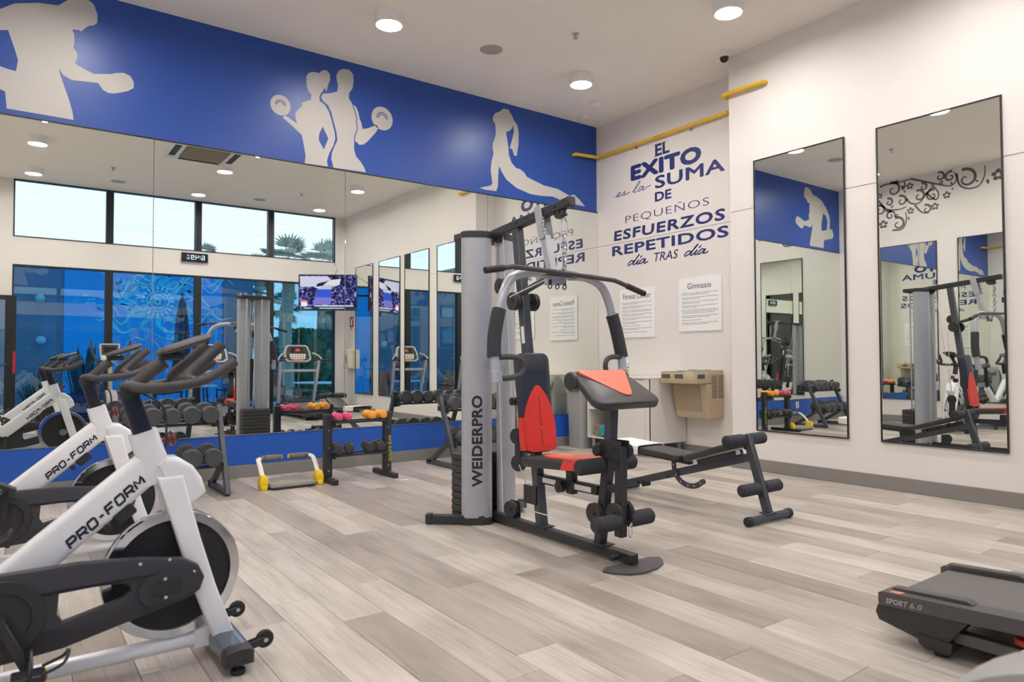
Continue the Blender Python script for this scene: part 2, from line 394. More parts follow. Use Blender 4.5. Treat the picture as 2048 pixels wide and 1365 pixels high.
# painted band over the mirrors with its silhouettes
mural = thing('wall_mural', 'deep blue painted band with pale grey exercising silhouettes above the mirrored wall', 'mural', (-3.36, 0, 3.5))
obj('painted_band', MB().bb(X0, -0.02, 0.0, 0.012, ZT+0.011, H), BLUE, mural)
SIL = {"man":[[-5.638,4.001],[-5.766,3.979],[-5.85,3.895],[-5.98,3.877],[-6.134,3.824],[-6.265,3.719],[-6.362,3.608],[-6.396,3.513],[-6.369,3.362],[-6.46,3.347],[-6.503,3.265],[-6.478,3.201],[-6.363,3.169],[-6.249,3.153],[-6.181,3.126],[-6.169,2.998],[-5.735,2.997],[-5.744,3.06],[-5.768,3.152],[-5.803,3.257],[-5.831,3.347],[-5.838,3.391],[-5.811,3.344],[-5.75,3.318],[-5.64,3.328],[-5.57,3.336],[-5.534,3.287],[-5.498,3.27],[-5.455,3.275],[-5.404,3.296],[-5.353,3.32],[-5.312,3.355],[-5.312,3.406],[-5.339,3.45],[-5.384,3.465],[-5.442,3.451],[-5.478,3.433],[-5.542,3.418],[-5.599,3.404],[-5.669,3.428],[-5.731,3.456],[-5.718,3.506],[-5.718,3.546],[-5.742,3.581],[-5.737,3.623],[-5.74,3.695],[-5.754,3.727],[-5.707,3.738],[-5.693,3.728],[-5.672,3.756],[-5.645,3.788],[-5.603,3.808],[-5.582,3.831],[-5.579,3.899],[-5.605,3.974],[-5.647,4.002]],"manhole":[[-6.169,3.607],[-6.124,3.463],[-6.104,3.39],[-6.115,3.3],[-6.164,3.303],[-6.277,3.327],[-6.313,3.479],[-6.252,3.582]],"woman":[[-3.837,3.813],[-3.812,3.852],[-3.761,3.873],[-3.71,3.872],[-3.675,3.911],[-3.632,3.918],[-3.6,3.887],[-3.6,3.827],[-3.622,3.771],[-3.636,3.708],[-3.654,3.746],[-3.666,3.718],[-3.691,3.678],[-3.708,3.641],[-3.705,3.599],[-3.655,3.573],[-3.613,3.517],[-3.584,3.438],[-3.552,3.325],[-3.543,3.258],[-3.562,3.187],[-3.604,3.103],[-3.628,3.022],[-3.619,2.964],[-3.85,2.96],[-3.842,3.036],[-3.859,3.133],[-3.879,3.228],[-3.967,3.294],[-4.065,3.364],[-4.041,3.386],[-3.926,3.332],[-3.943,3.39],[-3.943,3.431],[-3.91,3.479],[-3.881,3.511],[-3.878,3.548],[-3.827,3.572],[-3.794,3.588],[-3.785,3.64],[-3.819,3.674],[-3.837,3.737]],"womanhole":[[-3.673,3.352],[-3.707,3.278],[-3.712,3.21],[-3.66,3.127],[-3.615,3.245]],"plateL":[-4.085,3.475,0.097],"plateR":[-3.038,3.562,0.122],"man2":[[-3.535,3.894],[-3.508,3.949],[-3.464,3.977],[-3.4,3.983],[-3.358,3.946],[-3.354,3.868],[-3.363,3.805],[-3.4,3.745],[-3.403,3.692],[-3.363,3.64],[-3.326,3.622],[-3.298,3.566],[-3.289,3.516],[-3.267,3.468],[-3.255,3.409],[-3.196,3.429],[-3.101,3.483],[-3.082,3.452],[-3.11,3.402],[-3.195,3.297],[-3.242,3.254],[-3.288,3.242],[-3.321,3.265],[-3.343,3.279],[-3.347,3.191],[-3.325,3.117],[-3.269,3.065],[-3.232,3.01],[-3.217,2.972],[-3.561,2.964],[-3.583,3.047],[-3.579,3.107],[-3.546,3.189],[-3.523,3.245],[-3.529,3.312],[-3.556,3.41],[-3.583,3.507],[-3.618,3.576],[-3.67,3.607],[-3.69,3.64],[-3.671,3.678],[-3.596,3.7],[-3.525,3.733],[-3.517,3.795],[-3.529,3.844]],"yoga":[[-1.502,3.994],[-1.428,4.0],[-1.373,3.94],[-1.346,3.891],[-1.291,3.835],[-1.274,3.746],[-1.279,3.602],[-1.305,3.471],[-1.343,3.472],[-1.367,3.535],[-1.405,3.549],[-1.367,3.667],[-1.342,3.753],[-1.354,3.836],[-1.371,3.788],[-1.409,3.748],[-1.458,3.727],[-1.454,3.691],[-1.429,3.574],[-1.417,3.455],[-1.381,3.381],[-1.318,3.326],[-1.255,3.32],[-1.192,3.289],[-1.154,3.244],[-1.05,3.218],[-0.892,3.179],[-0.676,3.168],[-0.481,3.11],[-0.41,3.135],[-0.324,3.088],[-0.224,3.008],[-0.397,3.014],[-0.482,2.992],[-0.594,3.031],[-0.758,3.062],[-0.946,3.046],[-1.103,3.045],[-1.307,3.088],[-1.456,3.167],[-1.517,3.238],[-1.558,3.307],[-1.565,3.27],[-1.573,3.189],[-1.578,3.068],[-1.602,3.009],[-1.768,3.005],[-1.827,3.016],[-1.674,3.064],[-1.655,3.097],[-1.678,3.232],[-1.668,3.333],[-1.637,3.447],[-1.649,3.495],[-1.648,3.555],[-1.612,3.641],[-1.605,3.702],[-1.612,3.791],[-1.643,3.824],[-1.648,3.853],[-1.623,3.908],[-1.587,3.93],[-1.538,3.956]],"sp":[[-2.049,3.863,0.164,1],[-0.947,3.91,0.13,1],[-1.672,3.978,0.079,1],[-1.824,3.945,0.089,-1],[-1.353,3.725,0.103,1],[-1.078,3.696,0.094,1],[-1.553,3.697,0.102,-1],[-0.875,3.71,0.072,1],[-1.016,3.319,0.117,1],[-0.894,3.481,0.071,-1],[-1.465,3.486,0.08,1],[-0.722,3.595,0.096,1],[-1.419,3.861,0.069,1]],"fl":[[-1.215,3.921,0.061],[-2.481,3.835,0.095],[-1.768,3.662,0.063],[-1.591,3.513,0.064],[-1.219,3.507,0.06],[-0.776,3.35,0.077],[-1.691,3.877,0.036],[-1.006,4.028,0.038],[-0.926,3.63,0.028],[-0.996,3.464,0.033],[-0.726,3.846,0.048]],"vine":[[[-1.228,4.04],[-1.442,3.948],[-1.649,3.859],[-1.831,3.799],[-1.913,3.893],[-1.875,4.012]],[[-1.914,3.981],[-1.95,3.796],[-2.066,3.707],[-2.219,3.719],[-2.297,3.853],[-2.309,4.012]],[[-0.702,3.767],[-0.838,3.598],[-1.042,3.562],[-1.154,3.588]],[[-0.729,4.002],[-0.846,4.026],[-1.005,4.017],[-1.25,4.035]],[[-1.157,3.728],[-1.221,3.634],[-1.351,3.61],[-1.481,3.757],[-1.588,3.872]],[[-0.924,3.227],[-1.081,3.227],[-1.15,3.356],[-1.142,3.497]],[[-1.285,3.588],[-1.391,3.454],[-1.496,3.424]],[[-1.093,3.881],[-1.138,3.942],[-1.129,4.014]],[[-1.46,3.761],[-1.604,3.62],[-1.647,3.724],[-1.546,3.881]],[[-0.815,3.578],[-0.952,3.53],[-0.973,3.432]]],"leaf":[[-2.333,3.803,-2.35,3.713],[-1.83,3.755,-1.88,3.733],[-2.22,3.784,-2.164,3.817],[-1.126,3.874,-1.136,3.814],[-1.184,3.42,-1.194,3.349],[-1.832,3.866,-1.851,3.795],[-1.072,3.956,-1.137,3.895]]}
fm = lambda u, z, wv: V(u, -wv, z)
def silh(loops, label):
    o = obj('silhouette', MB().poly(loops, fm, 0.0002, 0.0018), SILH, mural); o['label'] = label; return o
silh([SIL['man'], SIL['manhole']], 'pale grey silhouette of a man lifting two dumbbells')
silh([SIL['woman'], SIL['womanhole']], 'pale grey silhouette of a woman with a bun')
silh([SIL['man2']], 'pale grey silhouette of a man standing back to back')
silh([SIL['yoga']], 'pale grey silhouette of a woman in a cobra stretch')
BLUEL = mat('blue_outline_paint', (35, 75, 158), 0.4)
for c, k in ((SIL['plateL'], 1), (SIL['plateR'], -1)):
    n = 28
    o = silh([[(c[0]+c[2]*0.98*math.cos(2*PI*i/n), c[1]+c[2]*math.sin(2*PI*i/n)) for i in range(n)]], 'round weight plate silhouette with ring marks')
    mb = MB()
    for r in (0.34, 0.5):
        ribbon(mb, [(c[0]+c[2]*r*math.cos(a), c[1]+c[2]*r*math.sin(a)) for a in [PI*0.0+PI*j/10 for j in range(11)]], 0.009, lambda u, z: (u, -0.0024, z), 1)
    obj('ring_mark', mb, BLUEL, o)
mb = MB()
ribbon(mb, [(-3.363, 3.635), (-3.335, 3.56), (-3.318, 3.50), (-3.322, 3.46), (-3.312, 3.40), (-3.335, 3.33), (-3.345, 3.27)], 0.009, lambda u, z: (u, -0.0024, z))
obj('arm_outline', mb, BLUEL, mural)

# mirrored wall: four tall panes
names = ('widest sheet of wall mirror behind the white bikes, showing the tinted windows', 'wall mirror sheet behind the yellow ab trainer, showing the clock and the grey columns',
         'wall mirror sheet behind the small dumbbell stand, showing four framed mirrors', 'wall mirror sheet beside the lettered white wall, showing reversed lettering')
xs = [X0, -5.153, -3.436, -1.72, -0.004]
for i in range(4):
    a, b = xs[i]+0.0012, xs[i+1]-0.0012
    o = thing('wall_mirror', names[i], 'mirror', ((a+b)/2, 0.006, ZB), 'tall frameless mirrors covering the front wall')
    obj('pane', MB().bb(a, b, 0.0, 0.011, ZB, ZT, 0.0015), MIRROR, o)
    if i < 2: obj('clip', MB().bb((a+b)/2-0.02, (a+b)/2+0.02, -0.008, -0.0005, ZT-0.018, ZT, 0.002), STEEL, o)

def framed_mirror(x, y0, y1, sgn, label, grp):
    z0, z1 = 0.38, 2.957; f = 0.011
    o = thing('framed_mirror', label, 'mirror', (x, (y0+y1)/2, z0), grp)
    xa, xb = x+sgn*0.001, x+sgn*0.018
    mb = MB()
    mb.bb(xa, xb, y0, y0+f, z0, z1, 0.001).bb(xa, xb, y1-f, y1, z0, z1, 0.001).bb(xa, xb, y0+f, y1-f, z0, z0+f, 0.001).bb(xa, xb, y0+f, y1-f, z1-f, z1, 0.001)
    obj('frame', mb, FRAMEB, o)
    obj('pane', MB().bb(xa, x+sgn*0.012, y0+f, y1-f, z0+f, z1-f), MIRROR, o)
    obj('bevelled_edge', MB().bb(x+sgn*0.0122, x+sgn*0.0132, y0+f, y0+f+0.012, z0+f, z1-f).bb(x+sgn*0.0122, x+sgn*0.0132, y1-f-0.012, y1-f, z0+f, z1-f), EDGE, o) if False else None
    return o
G = 'black framed mirrors along the right wall'
framed_mirror(BX, -3.463, -2.575, -1, 'black framed tall mirror on the right wall, the one nearest the drinking fountain', G)
framed_mirror(BX, -4.622, -3.732, -1, 'black framed tall mirror showing the reflected grey home gym column', G)
framed_mirror(BX, -5.69, -4.805, -1, 'black framed mirror second from the television, seen in the wall mirror', G)
framed_mirror(BX, -6.79, -5.962, -1, 'black framed mirror beside the white dispenser box, seen in the wall mirror', G)
G2 = 'black framed mirrors along the left wall'
framed_mirror(X0, -1.61, -0.72, 1, 'framed mirror under the scroll decal nearest the mirrored wall, seen reflected', G2)
framed_mirror(X0, -2.80, -1.91, 1, 'framed mirror under the scroll decal farther from the mirrored wall, seen reflected', G2)

# windows: black aluminium frames, pale upper lights, tinted lower lights
GUP = glass('pale_window_glass', (0.90, 0.94, 0.965)); GLO = glass('blue_tinted_window_glass', (0.44, 0.68, 0.80), 0.05)
mull = [WX0, -4.715, -3.268, -1.919, WX1]; n = 0
for z0, z1, gm in ((WZ[1], H-0.002, GUP), (0.0, WZ[0], GLO)):
    for i in range(4):
        n += 1; a, b = mull[i]+0.0005, mull[i+1]-0.0005
        fa = 0.022 if i == 0 else 0.057; fb = 0.022 if i == 3 else 0.057
        fz = 0.016; ft = 0.03 if gm is GLO else 0.014; fbz = 0.07 if gm is GLO else fz
        mb = MB(); ya, yb = YB-0.10, YB+0.012
        mb.bb(a, a+fa, ya, yb, z0, z1, 0.002).bb(b-fb, b, ya, yb, z0, z1, 0.002).bb(a+fa, b-fb, ya, yb, z0, z0+fbz, 0.002).bb(a+fa, b-fb, ya, yb, z1-ft, z1, 0.002)
        wn = struct('window_%d' % n, mb, FRAMEB)
        struct('pane', MB().bb(a+fa-0.004, b-fb+0.004, YB-0.058, YB-0.052, z0+fbz-0.004, z1-ft+0.004), gm, wn)
# glazed door standing slightly ajar next to the windows
dr = struct('door_1', MB().bb(DX0+0.002, DX0+0.062, YB+0.005, YB+0.055, 0.012, DZ-0.01, 0.003).bb(DX1-0.002-0.062, DX1+0.085, YB+0.014, YB+0.055, 0.012, DZ-0.01, 0.003)
            .bb(DX0+0.062, DX1-0.064, YB+0.005, YB+0.055, 0.012, 0.11, 0.003).bb(DX0+0.062, DX1-0.064, YB+0.005, YB+0.055, DZ-0.08, DZ-0.01, 0.003), FRAMEB)
struct('pane', MB().bb(DX0+0.058, DX1-0.06, YB+0.025, YB+0.031, 0.105, DZ-0.075), glass('clear_door_glass', (0.84, 0.88, 0.86)), dr)
struct('push_label', MB().bb(DX1+0.045, DX1+0.08, YB+0.0555, YB+0.058, 0.86, 1.22), mat('red_sign_print', (196, 38, 46), 0.4), dr)
struct('push_bar', MB().tube([(DX1-0.03, YB+0.056, 1.0), (DX1-0.03, YB+0.11, 1.0), (DX0+0.03, YB+0.11, 1.0), (DX0+0.03, YB+0.056, 1.0)], 0.013, 8), BLACKF, dr)

# ---------------------------------------------------------------- lettering on the right wall
let = thing('wall_lettering', 'navy blue Spanish motivational lettering filling the white corner wall under the gas pipe', 'lettering', (0, -1.1, 2.8))
def word(body, u0, u1, z0, z1, bold=0.0, shear=0.0, space=1.0, z1r=None, m=NAVY):
    mb = MB(); r = z1r if z1r is not None else z1
    put_text(mb, body, lambda s, t: (-0.0012, -(u0+(u1-u0)*s), z0+((z1+(r-z1)*s)-z0)*t), bold, shear, space)
    return obj('word', mb, m, let)
word('EL', 0.985, 1.205, 3.447, 3.592, 0.03)
mb = MB()                                        # the serifs of EL
for a, b, z in ((0.972, 1.035, 3.447), (0.972, 1.035, 3.584), (1.098, 1.155, 3.447), (1.098, 1.155, 3.584)):
    mb.quad((-0.0013, -a, z), (-0.0013, -b, z), (-0.0013, -b, z+0.008), (-0.0013, -a, z+0.008))
obj('serif', mb, NAVY, let)
word('EX\u00cdTO'.replace('\u00cd', 'I'), 0.587, 1.655, 3.236, 3.428, 0.05, 0, 1.06)
word('SUMA', 0.978, 1.962, 3.064, 3.215, 0.022, 0, 1.05)
word('DE', 0.975, 1.226, 2.912, 3.024, 0.03)
word('PEQUE\u00d1OS', 0.492, 1.752, 2.722, 2.846, -0.012, 0, 1.1)
word('ESFUERZOS', 0.290, 1.955, 2.540, 2.668, 0.03, 0.05, 1.12)
word('REPETIDOS', 0.257, 2.000, 2.354, 2.480, 0.026, 0, 1.06)
word('TRAS', 0.955, 1.318, 2.208, 2.312, 0.008, 0.22)
def script(strokes, u0, u1, z0, zx, wdt):
    """hand-drawn cursive: strokes in units of x-height, mapped so that x spans u0..u1"""
    xmax = max(p[0] for s in strokes for p in s); mb = MB()
    for s in strokes: ribbon(mb, [(p[0]/xmax, p[1]) for p in s], 1.0, lambda a, b: (0, 0, 0)) if False else None
    for s in strokes:
        P = [(u0+(u1-u0)*p[0]/xmax, z0+zx*p[1], p[2] if len(p) > 2 else 1) for p in s]
        ribbon(mb, P, wdt, lambda u, z: (-0.0012, -u, z), 6)
    return obj('word', mb, NAVY, let)
def sh(s, k=0.25): return [(p[0]+p[1]*k,)+tuple(p[1:]) for p in s]
es = [sh([(0, .1), (.5, .45), (.62, .8), (.38, .95), (.18, .5), (.35, .05), (.8, .15), (1.15, .7), (1.3, .95), (1.25, .6), (1.45, .25), (1.25, 0), (1.0, .12)]), sh([(1.28, .04), (1.7, .2), (2.1, .42)])]
la = [sh([(2.5, .2), (2.95, 1.2), (3.15, 2.1), (3.0, 2.3), (2.8, 1.6), (2.72, .4), (2.85, .02), (3.15, .2)]), sh([(3.95, .85), (3.55, .95), (3.3, .45), (3.45, .02), (3.85, .45), (4.0, .9), (3.95, .2), (4.15, .05), (4.6, .5), (5.0, .72)])]
script(es+la, 0.318, 0.913, 3.09, 0.052, 0.0098)
dia = [sh([(.75, .8), (.35, .98), (.05, .4), (.22, .02), (.62, .45), (.95, 1.2), (1.22, 2.15), (1.0, 1.5), (.78, .3), (.9, .02), (1.15, .25)]),
       sh([(1.15, .25), (1.42, .95), (1.3, .2), (1.45, .03), (1.7, .3)]), sh([(1.5, 1.3), (1.68, 1.75)]),
       sh([(2.3, .82), (1.95, .97), (1.68, .45), (1.8, .02), (2.15, .4), (2.38, .92), (2.3, .15), (2.48, .04), (2.85, .3)])]
script(dia, 0.518, 0.86, 2.208, 0.056, 0.0155)
script(dia, 1.392, 1.735, 2.215, 0.054, 0.0155)

def notice(label, u0, u1, z0, z1, title, seed):
    o = thing('notice_board', label, 'sign', (0, -(u0+u1)/2, z0), 'white rules boards on the corner wall')
    obj('board', MB().bb(-0.016, -0.001, -u1, -u0, z0, z1, 0.002), PAPER, o)
    wd = u1-u0; mb = MB(); x = -0.0166
    tw = 0.80 if len(title) > 9 else 0.56
    a0 = u0+wd*(0.5-tw/2); put_text(mb, title, lambda s, t: (x, -(a0+wd*tw*s), z1-0.122+0.066*t), 0.004)
    obj('title_print', mb, INK, o)
    r = random.Random(seed); mb = MB(); z = z1-0.172
    while z > z0+0.05:                            # illegible small print: rows of word-length dashes
        lines = r.choice((1, 2, 2, 3))
        for li in range(lines):
            if z < z0+0.04: break
            u = u0+wd*(0.07 if li == 0 else 0.095); end = u0+wd*(0.93 if li < lines-1 else r.uniform(0.45, 0.9))
            while u < end:
                l = r.uniform(0.012, 0.04); e2 = min(u+l, end)
                mb.quad((x, -u, z), (x, -e2, z), (x, -e2, z+0.0065), (x, -u, z+0.0065)); u += l+0.007
            z -= 0.0165
        z -= 0.014
    s = obj('small_print', mb, INKL, o); s['kind'] = 'stuff'
    return o
notice('white rules board headed Fitness Center, left of the other board', 0.40, 0.967, 1.322, 1.916, 'Fitness Center', 3)
notice('white rules board headed Gimnasio above the beige drinking fountain', 1.33, 1.906, 1.367, 1.960, 'Gimnasio', 4)

# ---------------------------------------------------------------- scroll decal on the left wall (seen in the right-hand mirror)
dec = thing('scroll_decal', 'grey swirling vine and flower decal high on the left wall, seen in mirrors', 'decal', (X0, -1.6, 3.7))
DK = mat('dark_grey_decal', (92, 94, 92), 0.5)
fd = lambda u, z: (X0+0.0012, u, z)
mb = MB()
for cy, cz, r, hd in SIL['sp']:
    ribbon(mb, [(cy+hd*r*(1-0.86*t)*math.cos(6.9*t+1.2), cz+r*(1-0.86*t)*math.sin(6.9*t+1.2), 1.25-0.75*t) for t in [i/26 for i in range(27)]], 0.026+r*0.07, fd, 1)
obj('spiral', mb, DK, dec)
mb = MB()
for v in SIL['vine']: ribbon(mb, [(p[0], p[1], 1.2-0.8*i/len(v)) for i, p in enumerate(v)], 0.028, fd, 6)
obj('vine', mb, DK, dec)
mb = MB()
for cy, cz, r in SIL['fl']:
    for k in range(5):
        a = 2*PI*k/5+0.3; px, pz = cy+r*0.62*math.cos(a), cz+r*0.62*math.sin(a)
        vs = [mb.bm.verts.new(fd(px+r*0.40*math.cos(b)*1.0, pz+r*0.34*math.sin(b))) for b in [2*PI*j/9 for j in range(9)]]; mb.bm.faces.new(vs)
for y0, z0, y1, z1 in SIL['leaf']:
    d = Vector((y1-y0, z1-z0)); nrm = Vector((-d.y, d.x))*0.28; m0 = Vector((y0, z0))+d*0.45
    mb.quad(fd(y0, z0), fd(m0.x+nrm.x, m0.y+nrm.y), fd(y1, z1), fd(m0.x-nrm.x, m0.y-nrm.y))
obj('flower', mb, DK, dec)

# ---------------------------------------------------------------- ceiling fittings
rows = ((-1.12, 'first row from the mural'), (-2.97, 'second row from the mural'), (-4.63, 'third row from the mural'), (-6.45, 'row nearest the windows'))
cols = ((-5.85, 'over the white bikes'), (-3.47, 'over the middle of the gym'), (-1.29, 'on the framed mirror side'))
proto = None
for y, rn in rows:
    for x, cn in cols:
        if y > -2: x, y = {-5.85: (-5.66, -1.10), -3.47: (-3.505, -1.115), -1.29: (-1.28, -1.115)}[x]
        lab = 'round white surface ceiling lamp, %s, %s' % (rn, cn)
        if proto is None:
            proto = thing('ceiling_lamp', lab, 'lamp', (x, y, H), 'round surface downlights on the ceiling')
            R, D = 0.125, 0.102
            obj('housing', MB().lathe([(R, -0.0005), (R, -D), (R-0.014, -D-0.002), (R-0.020, -D+0.012), (R-0.022, -0.03)], (0, 0, 0), (0, 0, 1), 32), mat('white_lamp_housing', (240, 238, 235), 0.45), proto, world=False)
            obj('diffuser', MB().lathe([(0.004, -D+0.010), (R-0.021, -D+0.010), (R-0.021, -D+0.0085), (0.004, -D+0.0085)], (0, 0, 0), (0, 0, 1), 32), GLOW, proto, world=False)
        else:
            o = copy_tree(proto); o.location = (x, y, H); o['label'] = lab
for i, (x, y, l) in enumerate(((-2.40, -1.07, 'flat round grey ceiling speaker between two lamps near the mural'), (-4.70, -1.04, 'flat round ceiling speaker above the lifting silhouette, seen in a framed mirror'),
                               (-4.68, -6.63, 'flat round ceiling speaker near the windows over the bikes, seen in the mirror'), (-2.38, -6.60, 'flat round ceiling speaker near the windows by the television, seen in the mirror'))):
    o = thing('ceiling_speaker', l, 'speaker', (x, y, H), 'round ceiling speakers')
    obj('grille', MB().lathe([(0.112, -0.0005), (0.112, -0.005), (0.10, -0.007), (0.004, -0.008)], (x, y, H), (0, 0, 1), 32), mat('speaker_grille', (176, 170, 163), 0.7, var=0.12, scale=180, bump=0.4), o)
    obj('rim', MB().torus((x, y, H-0.004), 0.115, 0.004, (0, 0, 1), 36, 6), CEIL, o)
for x, y, l in ((-1.953, -1.79, 'small chrome ceiling sprinkler between the speaker and the lamp near the corner'), (-4.85, -5.72, 'small ceiling sprinkler over the bikes, seen in the wall mirror'),
                (-1.905, -5.69, 'small ceiling sprinkler near the television, seen in the wall mirror'), (-4.85, -1.79, 'small ceiling sprinkler seen in the larger framed mirror')):
    o = thing('sprinkler', l, 'sprinkler', (x, y, H), 'ceiling sprinklers')
    obj('escutcheon', MB().lathe([(0.036, -0.0005), (0.034, -0.008), (0.012, -0.013)], (x, y, H), (0, 0, 1), 18), STEEL, o)
    obj('head', MB().cyl((x, y, H-0.013), (x, y, H-0.045), 0.009, seg=10).cyl((x, y, H-0.045), (x, y, H-0.049), 0.022, seg=14).bb(x-0.014, x+0.014, y-0.003, y+0.003, H-0.04, H-0.02), STEEL, o)
o = thing('security_camera', 'small white dome security camera on the ceiling beside the wall edge', 'camera', (-0.53, -2.36, H))
obj('base', MB().lathe([(0.062, -0.0005), (0.062, -0.02), (0.055, -0.055), (0.043, -0.062)], (-0.53, -2.36, H), (0, 0, 1), 24), mat('white_lamp_housing', (240, 238, 235)), o)
obj('dome', MB().lathe([(0.043, -0.062), (0.041, -0.08), (0.032, -0.098), (0.016, -0.109), (0.001, -0.112)], (-0.53, -2.36, H), (0, 0, 1), 20), mat('dark_dome_plastic', (40, 30, 34), 0.12), o)
for x, y, l in ((-0.60, -0.62, 'square white smoke detector on the ceiling near the corner'), (-0.42, -0.22, 'low white ceiling plate right in the corner above the pipe')):
    o = thing('smoke_detector', l, 'detector', (x, y, H)); s = 0.07 if y < -0.4 else 0.055
    obj('base', MB().bb(x-s, x+s, y-s, y+s, H-0.016, H-0.0005, 0.004), CEIL, o)
    obj('cover', MB().lathe([(s*0.75, -0.016), (s*0.7, -0.03), (s*0.4, -0.036), (0.002, -0.036)], (x, y, H), (0, 0, 1), 20), CEIL, o)
# ceiling cassette air conditioner
ax, ay = -3.88, -4.07
ac = thing('air_conditioner', 'white square ceiling cassette air conditioner with slotted grille, seen in the mirror', 'air conditioner', (ax, ay, H))
ACW = mat('white_ac_plastic', (232, 230, 226), 0.45)
obj('panel', MB().bb(ax-0.47, ax+0.47, ay-0.47, ay+0.47, H-0.035, H-0.0005, 0.012, 2), ACW, ac)
for k in range(4):
    a = k*PI/2; c = V(ax+0.39*math.cos(a), ay+0.39*math.sin(a), H-0.038)
    obj('louver', MB().box(c, (0.085, 0.56, 0.006), rotm(z=90*k), 0.002), mat('dark_air_slot', (60, 58, 56), 0.6), ac)
gr = obj('grille', MB().bb(ax-0.29, ax+0.29, ay-0.29, ay+0.29, H-0.042, H-0.035, 0.002), mat('grille_shadow', (112, 104, 94), 0.7), ac)
for k in range(14):
    obj('slat', MB().box((ax, ay-0.27+k*0.0415, H-0.046), (0.56, 0.016, 0.008), rotm(x=25), 0.002), mat('grey_louver', (150, 140, 128), 0.5), gr)

# yellow gas pipe round the corner
pr_ = 0.021; zp = 3.655
pipe = thing('gas_pipe', 'thin yellow gas pipe running high round the white corner and pilaster', 'pipe', (0, -1.1, zp))
obj('pipe_run', MB().tube(cr_path([(-0.42, -0.002, zp-0.02), (-0.42, -0.035, zp-0.02), (-0.40, -0.045, zp-0.018)], 4)+[V(-0.10, -0.045, zp)]+cr_path([(-0.06, -0.046, zp), (-0.045, -0.06, zp), (-0.044, -0.10, zp)], 4)+[V(-0.044, -2.20, zp+0.004)]
    +cr_path([(-0.044, -2.22, zp+0.004), (-0.06, -2.25, zp+0.006), (-0.10, -2.255, zp+0.008)], 4)+[V(-0.38, -2.255, zp+0.02)]+cr_path([(-0.41, -2.258, zp+0.02), (-0.428, -2.275, zp+0.021), (-0.43, -2.31, zp+0.021)], 4)
    +[V(-0.43, -2.68, zp+0.016)]+cr_path([(-0.43, -2.70, zp+0.016), (-0.42, -2.715, zp+0.016), (-0.382, -2.716, zp+0.016)], 4), pr_, 12), PIPE, pipe)
for y in (-0.695, -1.521, -2.05):
    obj('bracket', MB().torus((-0.044, y, zp+0.002), 0.0235, 0.0035, (0, 1, 0), 16, 6).bb(-0.02, -0.001, y-0.008, y+0.008, zp-0.045, zp-0.015), STEEL, pipe)
mb = MB(); put_text(mb, 'GAS LP', lambda s, t: (-0.044-0.0213*math.cos((t-0.5)*0.7), -(1.02+0.17*s), zp+0.002+0.0213*math.sin((t-0.5)*0.7)), 0.01)
obj('pipe_marking', mb, INK, pipe)

# ---------------------------------------------------------------- home gym
GX, GY = -3.545, -2.74
gym = thing('home_gym', 'home gym with red and black seat, silver columns and weight stack in mid-room', 'home gym', (GX, GY, 0))
def G_(name, mb, m, parent=None, **k): return obj(name, mb, m, parent or gym, **k)
G_('base_beam', MB().bb(GX-0.026, GX+0.026, -4.02, -2.74, 0.013, 0.066, 0.004), BLACKF)
fp = [(-0.195, -3.985), (-0.15, -3.955), (0.16, -3.955), (0.215, -3.985), (0.20, -4.02), (0.15, -4.075), (0.06, -4.115), (-0.05, -4.125), (-0.12, -4.10), (-0.17, -4.045)]
G_('foot_plate', MB().poly([fp], lambda u, v, wv: V(GX+u, v, wv), 0.001, 0.011), DGREY)
G_('pull_pin', MB().cyl((GX-0.026, -3.93, 0.04), (GX-0.075, -3.93, 0.04), 0.011, seg=12).cyl((GX-0.06, -3.93, 0.04), (GX-0.085, -3.93, 0.04), 0.015, seg=12), BLACKF)
for s in (-1, 1):
    G_('stabilizer', MB().bar((GX+s*0.10, -2.80, 0.034), (GX+s*0.385, -2.555, 0.034), 0.05, 0.055, (0, 0, 1), 0.004).bar((GX+s*0.36, -2.576, 0.036), (GX+s*0.392, -2.549, 0.036), 0.060, 0.062, (0, 0, 1), 0.004), BLACKF)
RXc, RYc = 0.099, 0.048                       # shrouds: flat ovals set in a shallow V before the stack
def ell(cx, cy, z, L, N, rx=RXc, ry=RYc, n=40):
    out = []
    for k in range(n):
        a = 2*PI*k/n; ca, sa = math.cos(a), math.sin(a)
        p = V(cx, cy, z)+L*(rx*math.copysign(abs(ca)**0.82, ca))+N*(ry*math.copysign(abs(sa)**0.82, sa)); out.append(p)
    return out
